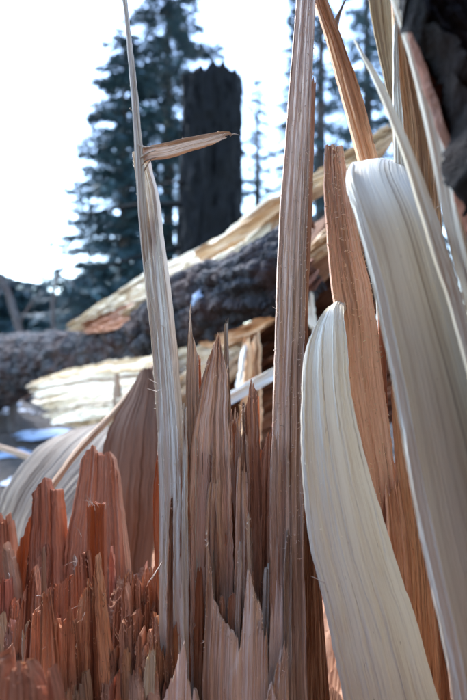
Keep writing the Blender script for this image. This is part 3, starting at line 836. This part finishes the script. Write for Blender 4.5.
SP([(540, 556, 760, .25), (505, 520, 560, .265), (474, 489, 400, .275), (448, 463, 300, .285), (429, 443, 240, .29), (413, 425, 185, .30), (399, 408, 140, .31), (377, 383, 85, .325), (358, 361, 48, .335), (351, 353, 36, .34)], .003, 'pale', 25, 'curved_sliver', tint=(1, .95, .85), jag=.006, amp=.0005, step=.0006,
   label='thin curved sliver with a needle point crossing the bent strip')

# ---- wide bent ribbons
SP([((474, 800, .300), (640, 800, .340)), ((461, 700, .304), (600, 700, .345)), ((447, 620, .307), (570, 620, .348)), ((426, 520, .312), (530, 520, .352)), ((408, 420, .318), (500, 420, .356)), ((392, 340, .324), (474, 340, .359)), ((375, 265, .332), (452, 265, .362)),
    ((360, 215, .338), (436, 215, .366)), ((349, 182, .353), (424, 188, .375)), ((350, 166, .372), (419, 178, .39)), ((357, 163, .40), (415, 174, .41)), ((366, 168, .44), (412, 172, .445)), ((378, 200, .50), (420, 200, .50)), ((392, 250, .58), (432, 250, .58)), ((400, 330, .70), (440, 330, .70))],
   .0055, 'white', 30, 'bent_ribbon', tint=(1.0, .965, .88), amp=.00006, step=.00030, freq=.6, cup=.006, edge=.0014, hairs=90, colw=.0008, roww=.005, label='widest pale bent strip curling over at the top right')
SP([((466, 800, .292), (481, 800, .290)), ((451, 690, .296), (466, 690, .294)), ((438, 620, .299), (452, 620, .297)), ((417, 520, .304), (431, 520, .302)), ((399, 420, .310), (412, 420, .308)), ((384, 340, .316), (396, 340, .314)), ((368, 265, .324), (379, 265, .322)),
    ((355, 218, .333), (364, 215, .331)), ((346, 186, .346), (354, 181, .344)), ((348, 168, .366), (355, 164, .364))],
   .0045, 'white', 31, 'edge_strip', tint=(1.1, 1.07, 1.0), amp=.0007, step=.0016, freq=1.2, jag=.004, label='narrow ribbed strip along the edge of the widest bent strip')
SP([((358, 800, .378), (470, 800, .388)), ((345, 700, .382), (439, 700, .390)), ((329, 625, .386), (416, 620, .393)), ((311, 544, .392), (391, 544, .398)), ((303, 470, .398), (369, 470, .404)), ((302, 400, .408), (352, 400, .413)), ((306, 352, .422), (347, 345, .426)),
    ((315, 326, .437), (344, 316, .441)), ((326, 311, .457), (344, 305, .46)), ((332, 310, .49), (346, 305, .49)), ((330, 330, .54), (346, 330, .54)), ((322, 390, .62), (344, 390, .62)), ((318, 480, .70), (340, 480, .70))],
   .005, 'white', 32, 'bent_ribbon', tint=(1.03, 1.0, .93), amp=.00012, step=.0009, freq=.7, cup=.003, edge=.0014, hairs=90, colw=.0008, roww=.005, label='pale ribbed bent strip sweeping to the bottom right')
# red-brown splinters between the ribbons
SP([(360, 460, 800, .50), (372, 450, 700, .50), (378, 440, 600, .505), (370, 432, 500, .51), (362, 424, 440, .515)], .012, 'red', 33, tint=(1.15, 1.05, .95), jag=.05, amp=.002, step=.002)
SP([(405, 440, 700, .47), (405, 438, 640, .47), (402, 432, 560, .475), (398, 424, 500, .48), (392, 414, 420, .485), (388, 404, 365, .49)], .006, 'red', 34, tint=(1.35, 1.2, 1.0), jag=.02, step=.0016)
SP([(388, 402, 620, .485), (383, 394, 500, .49), (380, 388, 400, .492), (379, 385, 330, .494), (379, 383, 295, .495)], .006, 'red', 35, tint=(.9, .62, .55), jag=.01)
SP([(374, 384, 420, .50), (377, 381, 340, .50), (376, 380, 260, .50)], .003, 'white', 36, 'thin_sliver', jag=.01)
SP([(398, 420, 720, .455), (396, 414, 620, .46), (390, 408, 540, .465), (384, 398, 470, .47)], .008, 'red', 37, tint=(1.25, 1.05, .9), jag=.02)
SP([(300, 340, 800, .44), (302, 330, 700, .445), (304, 322, 600, .45), (305, 318, 530, .455), (307, 316, 450, .46)], .008, 'red', 38, tint=(.9, .85, .8), jag=.02)

# ---- the fused sheet of splinters in the middle
SP([(150, 310, 800, .455), (155, 305, 700, .46), (160, 300, 600, .465), (166, 298, 520, .47), (172, 296, 450, .475), (176, 294, 425, .477)], .012, 'pink', 60, 'backing_sheet', tint=(1.0, .88, .8), jag=.035, amp=.002, step=.0022, tipw=.006, hairs=60)
SP([(186, 202, 560, .452), (186, 201, 470, .454), (186, 199, 400, .456), (187, 198, 350, .458), (189, 193, 320, .459), (190, 192, 296, .46)], .004, 'pale', 61, tint=(.9, .76, .70), jag=.006, tip=[(0, .01), (.35, 0), (.6, .03), (1, .05)], hairs=40)
SP([(190, 205, 560, .459), (192, 203, 440, .461), (193, 201, 370, .463), (195, 200, 335, .464)], .0025, 'orange', 62, jag=.02, tint=(1.1, 1.0, 1))
SP([(187, 236, 800, .425), (187, 234, 640, .432), (188, 233, 540, .438), (190, 230, 450, .444), (199, 228, 395, .447), (207, 225, 360, .449), (214, 222, 328, .45)], .006, 'tan', 63, tint=(1.55, 1.36, 1.26), jag=.004, step=.0010, tip=[(0, .025), (.45, .0), (.7, .008), (1, .03)], hairs=60, edge=.0018,
   label='broad pointed grey brown splinter in the middle')
SP([(222, 236, 560, .446), (223, 232, 430, .45), (224, 229, 360, .453), (224.5, 228, 316, .455)], .003, 'pale', 64, tint=(.85, .76, .7), jag=.008)
SP([(226, 246, 640, .44), (226, 244, 520, .445), (228, 242, 450, .448), (231, 240, 400, .45)], .006, 'tan', 65, tint=(1.22, 1.05, 0.94), jag=.02, step=.0018, hairs=30)
SP([(243, 262, 640, .443), (244, 261, 520, .448), (245, 259, 440, .452), (246, 258, 395, .454), (248, 256, 368, .455)], .006, 'pink', 66, tint=(1.05, .92, .85), jag=.012, tip=[(0, .03), (.4, 0), (.7, .012), (1, .02)], hairs=30, edge=.0015)
SP([(252, 262, 520, .458), (253, 260, 430, .46), (254, 259, 390, .462)], .003, 'orange', 67, jag=.012, tint=(1.1, 1, 1))
SP([(256, 284, 700, .437), (258, 284, 560, .445), (261, 283, 460, .45), (266, 282, 410, .452), (271, 280, 375, .454)], .007, 'red', 68, tint=(1.5, 1.4, 1.3), jag=.02, tip=[(0, .05), (.5, .02), (1, 0)], hairs=20, edge=.0018)
SP([(203, 224, 600, .447), (205, 222, 550, .438), (207, 220, 500, .436), (211, 218, 468, .437)], .004, 'tan', 69, tint=(1.28, 1.15, 1.05), jag=.012, hairs=10)
SP([(232, 250, 700, .425), (234, 250, 600, .43), (236, 248, 500, .436), (238, 246, 440, .44)], .005, 'tan', 70, tint=(1.35, 1.16, 1.05), jag=.02, hairs=20)
SP([(182, 196, 800, .42), (182, 196, 640, .426), (184, 194, 560, .43), (186, 192, 500, .433)], .005, 'tan', 71, tint=(1.49, 1.35, 1.28), jag=.02, hairs=20)
# the lower front sheet with its ragged break
SP([(200, 262, 820, .395), (202, 262, 700, .402), (205, 262, 620, .409), (206, 262, 560, .415), (206, 262, 520, .418)], .010, 'tan', 72, 'front_sheet', tint=(1.35, 1.22, 1.14), jag=.010, step=.0012, amp=.001,
   tip=[(0, .0), (.08, .03), (.15, .058), (.3, .07), (.5, .085), (.62, .092), (.68, .06), (.74, .034), (.80, .036), (.9, .052), (1, .07)], hairs=160, tipw=.003, label='front sheet with a ragged light break')
SP([(250, 272, 820, .395), (252, 270, 720, .40), (254, 268, 660, .404), (258, 266, 615, .407)], .006, 'tan', 73, tint=(1.11, 0.97, 0.89), jag=.016, hairs=20)
SP([(268, 292, 820, .39), (270, 290, 740, .395), (274, 288, 680, .40), (282, 287, 632, .404)], .006, 'tan', 74, tint=(1.08, 0.94, 0.86), jag=.02, hairs=20)
SP([(150, 178, 820, .40), (153, 176, 720, .408), (155, 172, 660, .412), (158, 168, 625, .415)], .008, 'pink', 75, tint=(.95, .82, .7), jag=.02, hairs=80, step=.003)
SP([(154, 304, 830, .383), (157, 302, 740, .390), (160, 300, 670, .398), (163, 298, 610, .404)], .010, 'tan', 76, 'front_sheet', tint=(1.4, 1.24, 1.15), jag=.022, step=.0008, amp=.0008, tipw=.004, hairs=200,
   tip=[(0, .05), (.16, .015), (.24, .05), (.36, .075), (.55, .085), (.70, .075), (.8, .03), (.86, .05), (.93, .07), (1, .10)])
# short broken stubs inside the ragged break
rg = random.Random(77)
for i in range(12):
    x = rg.uniform(214, 254); y = rg.uniform(585, 628); w = rg.uniform(3, 6)
    SP([(x - w, x + w, 690, .418), (x - w * .9, x + w * .9, y + 30, .421), (x - w * .6, x + w * .6, y, .423)], .004, rg.choice(('pink', 'pale', 'pink')), 300 + i, 'short_splinter', jag=.008, tint=(1.1, .95, .85), hairs=8, roww=.004)

# thin uneven needles packed between the larger splinters
rg = random.Random(55)
for i in range(46):
    x = rg.uniform(166, 296); w = rg.uniform(1.6, 5.0); top = rg.choice((rg.uniform(395, 470), rg.uniform(440, 560), rg.uniform(520, 640)))
    d = rg.uniform(.425, .462) - (top - 400) * .00006; ln = rg.uniform(-4, 4)
    SP([(x - w - 2, x + w + 2, 760, d - .012), (x - w, x + w, top + 120, d - .004), (x - w * .8 + ln * .6, x + w * .8 + ln * .6, top + 40, d), (x - w * .35 + ln, x + w * .35 + ln, top, d + .001)], rg.uniform(.002, .005),
       rg.choice(('tan', 'pink', 'tan', 'pink', 'pale', 'orange')), 700 + i, 'needle', tint=(rg.uniform(1.0, 1.3),) * 3, jag=.010, hairs=10, edge=.0009)
for i in range(70):
    x = rg.uniform(-4, 166); near = rg.random(); d = .36 + .20 * near; w = rg.uniform(1.5, 8); top = 690 - 150 * near + rg.uniform(-30, 40); ln = rg.uniform(-9, 9)
    SP([(x - w - 3, x + w + 3, 820, d - .02), (x - w, x + w, top + 80, d - .006), (x - w * .8 + ln * .6, x + w * .8 + ln * .6, top + 26, d), (x - w * .5 + ln, x + w * .5 + ln, top, d + .002)], rg.uniform(.006, .022),
       rg.choice(('red', 'pink', 'red', 'tan')), 800 + i, 'needle', tint=(rg.uniform(1.0, 1.45), rg.uniform(.95, 1.2), rg.uniform(.85, 1.1)), jag=.020, amp=.0006, step=.0006, taper=.1, hairs=14, edge=.0014, tipw=.0016)

# ---- red broken heartwood on the left
SP([(58, 135, 800, .52), (62, 128, 620, .55), (66, 124, 550, .56), (74, 120, 500, .57), (80, 117, 470, .575), (84, 114, 443, .58)], 0.032, 'pink', 80, 'heartwood_block', tint=(1.19, 0.90, 0.78), jag=.006, amp=.001, step=.001, tip=[(0, .018), (.15, .006), (.3, 0), (.5, .008), (.85, .008), (1, .03)], hairs=60, tipw=.006, edge=.002,
   label='rounded pinkish block of broken heartwood beside the grey chip')
SP([(20, 66, 800, .50), (26, 62, 640, .53), (29, 59, 560, .545), (31, 57, 510, .55), (32, 56, 474, .555)], 0.032, 'pink', 81, 'heartwood_block', tint=(1.23, 0.87, 0.73), jag=.006, amp=.0009, step=.0009, tip=[(0, .016), (.25, .006), (.55, 0), (.7, .012), (1, .014)], hairs=30, tipw=.006, edge=.002,
   label='upright pinkish block of broken heartwood at the left')
SP([(10, 40, 760, .55), (14, 38, 600, .57), (18, 36, 540, .575), (22, 34, 508, .58)], .008, 'orange', 82, 'thin_sliver', jag=.012, tint=(1.0, .9, .9), tip=[(0, .03), (.6, .0), (1, .0)])
SP([(-20, 20, 760, .58), (-14, 16, 600, .59), (-10, 12, 540, .60), (-8, 8, 512, .60)], 0.022, 'pink', 83, 'heartwood_block', jag=.02, tint=(1.25, 0.87, 0.69))
SP([(84, 106, 800, .455), (86, 105, 620, .47), (87, 104, 560, .478), (87, 104, 502, .483)], .012, 'orange', 84, 'broken_stub', tint=(.62, .5, .5), jag=.004, hairs=60, label='squared orange stub with a frayed flat top')
# row of low splinters in front
SP([(0, 66, 820, .44), (8, 62, 700, .455), (14, 58, 620, .46), (20, 54, 560, .465)], 0.022, 'red', 85, amp=.0006, tint=(1.31, 1.06, 0.95), jag=.01, tip=[(0, .05), (.25, .015), (.4, .0), (.6, .028), (.8, .02), (1, .01)], hairs=40, tipw=.005)
SP([(46, 96, 820, .44), (48, 92, 700, .452), (52, 90, 600, .46), (56, 86, 545, .465)], 0.022, 'red', 86, amp=.0006, tint=(1.19, 0.95, 0.84), jag=.012, tip=[(0, .03), (.3, .03), (.6, .012), (1, 0)], hairs=40, tipw=.005)
SP([(70, 118, 820, .385), (72, 112, 700, .40), (76, 106, 640, .408), (80, 102, 590, .414), (85, 98, 552, .418)], 0.022, 'red', 87, amp=.0006, tint=(1.56, 1.34, 1.05), jag=.012, tip=[(0, .035), (.3, .012), (.5, .018), (.8, .0), (1, .02)], hairs=80, tipw=.0025, edge=.002,
   label='jagged brown splinter lowest at the left front')
SP([(36, 82, 820, .375), (40, 78, 720, .388), (44, 76, 650, .396), (48, 74, 606, .402)], 0.022, 'red', 88, amp=.0006, tint=(1.50, 1.23, 1.00), jag=.012, tip=[(0, .02), (.4, .0), (.55, .006), (.8, -.006), (1, .01)], hairs=60, tipw=.0025)
SP([(40, 62, 820, .37), (42, 58, 700, .38), (43, 54, 630, .386), (44, 49, 582, .39)], .005, 'red', 89, amp=.0006, tint=(1.69, 1.40, 1.16), jag=.008, hairs=20)
SP([(41, 50, 700, .384), (41.5, 47, 620, .39), (42.5, 44.5, 545, .394)], .002, 'tan', 90, 'thin_sliver', tint=(.7, .5, .4), jag=.004)
SP([(20, 50, 820, .40), (22, 48, 700, .41), (25, 46, 640, .416), (28, 44, 608, .42)], 0.022, 'red', 91, amp=.0006, tint=(1.50, 1.23, 1.05), jag=.006, hairs=30, tip=[(0, .012), (.3, .0), (1, 0)])
SP([(-40, 30, 820, .27), (-30, 34, 720, .28), (-20, 30, 670, .285), (-10, 24, 650, .288)], 0.032, 'red', 92, 'heartwood_block', amp=.0006, tint=(1.25, 1.01, 0.89), jag=.012, hairs=30)
SP([(10, 60, 840, .275), (14, 58, 740, .285), (20, 54, 690, .29), (26, 50, 665, .293)], 0.022, 'red', 93, amp=.0006, tint=(1.38, 1.06, 0.95), jag=.012, hairs=30)
for i, (x0, x1, yt, d, tn) in enumerate([(104, 124, 610, .43, 1.0), (112, 140, 585, .45, 1.1), (124, 150, 568, .47, 1.15), (136, 162, 552, .48, 1.2), (118, 134, 596, .425, .9), (134, 152, 612, .42, .95), (146, 160, 600, .425, 1.1), (100, 116, 640, .41, .8), (128, 146, 650, .405, .8), (141, 158, 640, .41, 1.0)]):
    m = (x0 + x1) / 2
    SP([(x0 - 2, x1 + 4, 820, d - .03), (x0, x1 + 2, 720, d - .02), (x0 + 2, x1 - 1, yt + 30, d - .004), (x0 * .7 + m * .3, x1 * .7 + m * .3, yt, d)], .024, 'red', 100 + i, tint=(tn * 1.25, tn * 1.12, tn * 1.02), jag=.026, step=.0008, amp=.0006, taper=.1, hairs=50, tipw=.004, edge=.002)
# more of the broken rim further back
rg = random.Random(31)
for i in range(120):
    a = rg.uniform(0, 2 * math.pi); r = SR * rg.uniform(.55, .97)
    x, y = SX + r * math.cos(a), SY + r * math.sin(a)
    if y < .60: continue
    px = 233.5 + x / y * F
    h = rg.uniform(.06, .16)
    base = Vector((x, y, .24)); w = rg.uniform(.008, .022); ang = rg.uniform(-.6, .6)
    s = Vector((math.cos(ang), math.sin(ang), 0)) * w; ln = Vector((rg.uniform(-.03, .03), rg.uniform(-.03, .03), 0))
    SP([(base - s, base + s), (base - s * .95 + Vector((0, 0, h * .7)) + ln * .5, base + s * .95 + Vector((0, 0, h * .7)) + ln * .5), (base - s * .5 + Vector((0, 0, h + .09)) + ln, base + s * .5 + Vector((0, 0, h + .09)) + ln)],
       rg.uniform(.005, .012), rg.choice(('red', 'red', 'pink')), 400 + i, tint=(rg.uniform(.8, 1.2),) * 3, jag=.03, tipw=.004, colw=.0016, roww=.012, step=.002, amp=.002)

# unseen rim added behind and beside the viewpoint to shade the lower splinters
rg = random.Random(88)
for i in range(46):
    a = R(143 + (384 - 143) * i / 45); r = SR * rg.uniform(.93, 1.0)
    c = Vector((SX + r * math.cos(a), SY + r * math.sin(a), .2))
    inw = Vector((-math.cos(a), -math.sin(a), 0)); sd_ = Vector((0, 0, 1)).cross(inw) * rg.uniform(.045, .075)
    h = rg.uniform(1.1, 1.6) * (1 if a > R(215) else .5)
    up = Vector((0, 0, h)); lean = -inw * rg.uniform(.0, .12)
    SP([(c + sd_, c - sd_), (c + sd_ + up * .5 + lean * .4, c - sd_ + up * .5 + lean * .4), (c + sd_ * .7 + up + lean, c - sd_ * .7 + up + lean)], rg.uniform(.02, .04), 'red', 600 + i,
       'added_shade_rim', tint=(rg.uniform(.22, .34),) * 3, jag=.12, tipw=.012, colw=.005, roww=.03, step=.004, amp=.004)

# crumbs of rotten heartwood and loose curled fibres lying in the break
def mz(x, y):
    i, j = (x + .142) / .092, (y - .435) / .14
    e = max(0, min(1, 4 * min(i, 1 - i)) * min(1, 5 * min(j, 1 - j)))
    p = Vector((x, y, 0))
    z = .30 + .165 * e + .035 * noise.noise(p * 30) * e
    for f, am in ((60, .018), (130, .012), (280, .005), (600, .0016)): z += am * noise.noise(p * f)
    return z
def mound():
    V, Fc, nx, ny = [], [], 200, 160
    for j in range(ny + 1):
        for i in range(nx + 1):
            x = -.142 + .092 * i / nx; y = .435 + .14 * j / ny
            V.append(Vector((x, y, mz(x, y))))
    for j in range(ny):
        for i in range(nx):
            k = j * (nx + 1) + i; Fc.append((k, k + 1, k + nx + 2, k + nx + 1))
    link_mesh('crumbled_wood', V, Fc, M['crumb'], stump, None, None)['kind'] = 'stuff'
def crumbs():
    rg = random.Random(9); V, Fc = [], []
    for _ in range(9000):
        if rg.random() < .04:
            x, y = rg.uniform(-.140, -.052), rg.uniform(.437, .573); p = Vector((x, y, mz(x, y)))
        else:
            a, r = rg.random() * 6.28, SR * math.sqrt(rg.random()); x, y = SX + r * math.cos(a), SY + r * math.sin(a)
            p = Vector((x, y, core_top(x, y)))
        s = rg.uniform(.0004, .0014); k = len(V)
        for q in range(6):
            dv = [Vector((1, 0, 0)), Vector((-1, 0, 0)), Vector((0, 1, 0)), Vector((0, -1, 0)), Vector((0, 0, 1)), Vector((0, 0, -1))][q]
            V.append(p + (dv + Vector((rg.uniform(-.5, .5), rg.uniform(-.5, .5), rg.uniform(-.5, .5)))) * s)
        Fc += [(k + a_ , k + b_, k + c_) for a_, b_, c_ in ((0, 2, 4), (2, 1, 4), (1, 3, 4), (3, 0, 4), (2, 0, 5), (1, 2, 5), (3, 1, 5), (0, 3, 5))]
    o = link_mesh('wood_crumbs', V, Fc, M['crumb'], stump, None, None, smooth=False); o['kind'] = 'stuff'
crumbs()
mound()
def curls():
    rg = random.Random(19)
    V, Fc, UV = [], [], []
    def hair(p, d, ln, w, bend):
        s = d.cross(Vector((0, -1, .2))).normalized(); k = len(V)
        for i in range(6):
            t = i / 5; q = p + d * ln * t + s * bend * t * t * ln + Vector((0, 0, -.15 * t * t * ln)); ww = w * (1 - .8 * t)
            V.extend((q + s * ww, q - s * ww, q + Vector((0, -ww * 1.4, 0)))); UV.extend([(t * .01, t * .02)] * 3)
        for i in range(5):
            for j in range(3):
                a, b = k + i * 3 + j, k + i * 3 + (j + 1) % 3
                Fc.append((a, b, b + 3, a + 3))
    for _ in range(9):
        px, py, d = rg.uniform(4, 165), rg.uniform(520, 660), rg.uniform(.40, .52)
        hair(at(px, py, d), Vector((rg.uniform(-1, 1), rg.uniform(-.5, .1), rg.uniform(-.4, 1))).normalized(), rg.uniform(.005, .016), rg.uniform(.00012, .0003), rg.uniform(-.8, .8))
    for px, py, qx, qy, d in ((153, 578, 162, 562, .41), (149, 582, 160, 566, .412), (300, 492, 316, 496, .405), (148, 378, 157, 384, .436), (147, 388, 157, 392, .436), (310, 575, 325, 583, .385)):
        a, b = at(px, py, d), at(qx, qy, d); hair(b, (a - b).normalized(), (a - b).length, .0006, .1)
    for _ in range(9):
        px, py = rg.uniform(86, 106), rg.uniform(496, 506); hair(at(px, py + 5, .478), Vector((rg.uniform(-.6, .6), -.3, 1)).normalized(), rg.uniform(.005, .014), 0.00025, rg.uniform(-.6, .6))
    o = link_mesh('curled_fibres', V, Fc, M['tan'], stump, UV, None); o['kind'] = 'stuff'
curls()

# ------------------------------------------------------------------ loose pieces lying on and behind the stump
def loose(name, keys, th, mat, seed, label, cat, group=None, **kw):
    o = ribbon(name, keys, th, mat, None, seed=seed, **kw)
    return tag(o, label, cat, group)
loose('curled_chip', [((-20, 620, .85), (58, 600, .79)), ((-14, 560, .86), (64, 545, .80)), ((-6, 520, .88), (72, 520, .83)), ((8, 484, .90), (92, 492, .86)), ((34, 452, .93), (112, 470, .89)), ((66, 432, .97), (118, 446, .93)), ((98, 424, 1.01), (124, 430, .98))],
      .008, 'pale', 201, 'large curved greyish wood chip at the left below the log', 'wood chip', 'loose wood chips', tint=(.42, .36, .32), amp=.0005, step=.0006, freq=1.2, edge=.005, cup=.009, jag=.012, colw=.002, roww=.008, tipw=.012)
loose('curled_chip', [((92, 580, .70), (152, 580, .68)), ((94, 540, .71), (155, 540, .69)), ((97, 480, .72), (158, 480, .70)), ((108, 430, .73), (159, 430, .715)), ((128, 392, .745), (157, 395, .735)), ((143, 368, .755), (152, 366, .75))],
      .004, 'chip', 202, 'brown leaf shaped wood chip standing left of the tall strip', 'wood chip', 'loose wood chips', tint=(.66, .53, .43), amp=.0004, step=.0005, freq=1.3, edge=.004, cup=.002, jag=.004, colw=.002, roww=.008)
loose('wood_stick', [((46, 488, .66), (52, 492, .66)), ((74, 450, .70), (79, 455, .70)), ((110, 412, .76), (115, 417, .76)), ((146, 371, .82), (150, 375, .82)), ((160, 356, .85), (163, 359, .85))],
      .007, 'tan', 203, 'thin tan stick lying slantwise over the left chips', 'stick', tint=(1.15, .98, .78), jag=.004, colw=.0012, cup=.002)
loose('wood_strip', [((214, 401, .86), (218, 412, .86)), ((238, 387, .87), (242, 398, .87)), ((262, 374, .89), (266, 385, .89)), ((300, 355, .93), (304, 364, .93)), ((350, 328, 1.02), (353, 337, 1.02)), ((395, 305, 1.12), (398, 313, 1.12))],
      .005, 'white', 204, 'clean white strip lying aslant behind the middle splinters', 'wood strip', jag=.008, step=.003, amp=.0005, freq=.6, colw=.0012)
loose('wood_stick', [((-30, 438, 1.5), (-30, 444, 1.5)), ((0, 446, 1.5), (0, 451, 1.5)), ((34, 456, 1.48), (33, 462, 1.48))], .012, 'tan', 205, 'short pale stick at the left edge behind the grey chip', 'stick', tint=(.9, .8, .7), jag=.01, colw=.003)

# torn slab of trunk still upright at the right: black bark outside, pale wood inside
slab_root = empty('bark_slab', at(600, 760, .34), 'dark bark slab with pale inner wood at the top right corner', 'bark')
ribbon('bark', [((640, 900, .27), (860, 900, .33)), ((590, 600, .265), (800, 600, .32)), ((540, 360, .26), (740, 360, .315)), ((520, 255, .258), (700, 250, .31)), ((476, 195, .257), (660, 195, .305)), ((460, 165, .256), (650, 160, .305)), ((472, 135, .256), (645, 135, .305)), ((464, 98, .256), (640, 100, .30)), ((452, 84, .256), (632, 84, .30)), ((446, 62, .256), (625, 62, .30)), ((436, 46, .256), (618, 48, .30)),
                ((420, 28, .256), (610, 28, .30)), ((411, -5, .257), (600, -5, .30)), ((398, -60, .258), (590, -60, .30))], .02, 'bark_black', slab_root, amp=.0008, step=.001, freq=1.0, scaly=.006, edge=.0036, seed=210, colw=.0009, roww=.0025, jag=.02)
ribbon('inner_bark', [((630, 900, .272), (680, 900, .28)), ((540, 420, .270), (600, 420, .28)), ((492, 270, .268), (545, 270, .278)), ((460, 190, .266), (510, 190, .275)), ((448, 130, .265), (490, 120, .275)), ((432, 70, .265), (470, 70, .274)), ((411, 10, .265), (450, 10, .274)), ((400, -50, .266), (440, -50, .275))],
       .006, 'inner_bark', slab_root, amp=.002, step=.002, freq=.5, edge=.003, seed=211, colw=.0012)
for i, (off, dd, wd, mt, tn) in enumerate([(-3, .285, 14, 'white', (1.05, 1.02, .96)), (14, .277, 15, 'white', (1.02, .98, .9)), (6, .292, 44, 'pale', (1.12, 1.07, .96))]):
    K = [(560, 900), (520, 500), (478, 330), (452, 240), (438, 170), (424, 105), (409, 50), (393, 0), (376, -50)]
    ribbon('wood_layer', [((x + off * min(1, (y + 120) / 200), y, dd + .008), (x + off * min(1, (y + 120) / 200) + wd, y, dd)) for x, y in K],
           .004, mt, slab_root, amp=.0003, step=.0007, seed=212 + i, tint=tn, roww=.006)
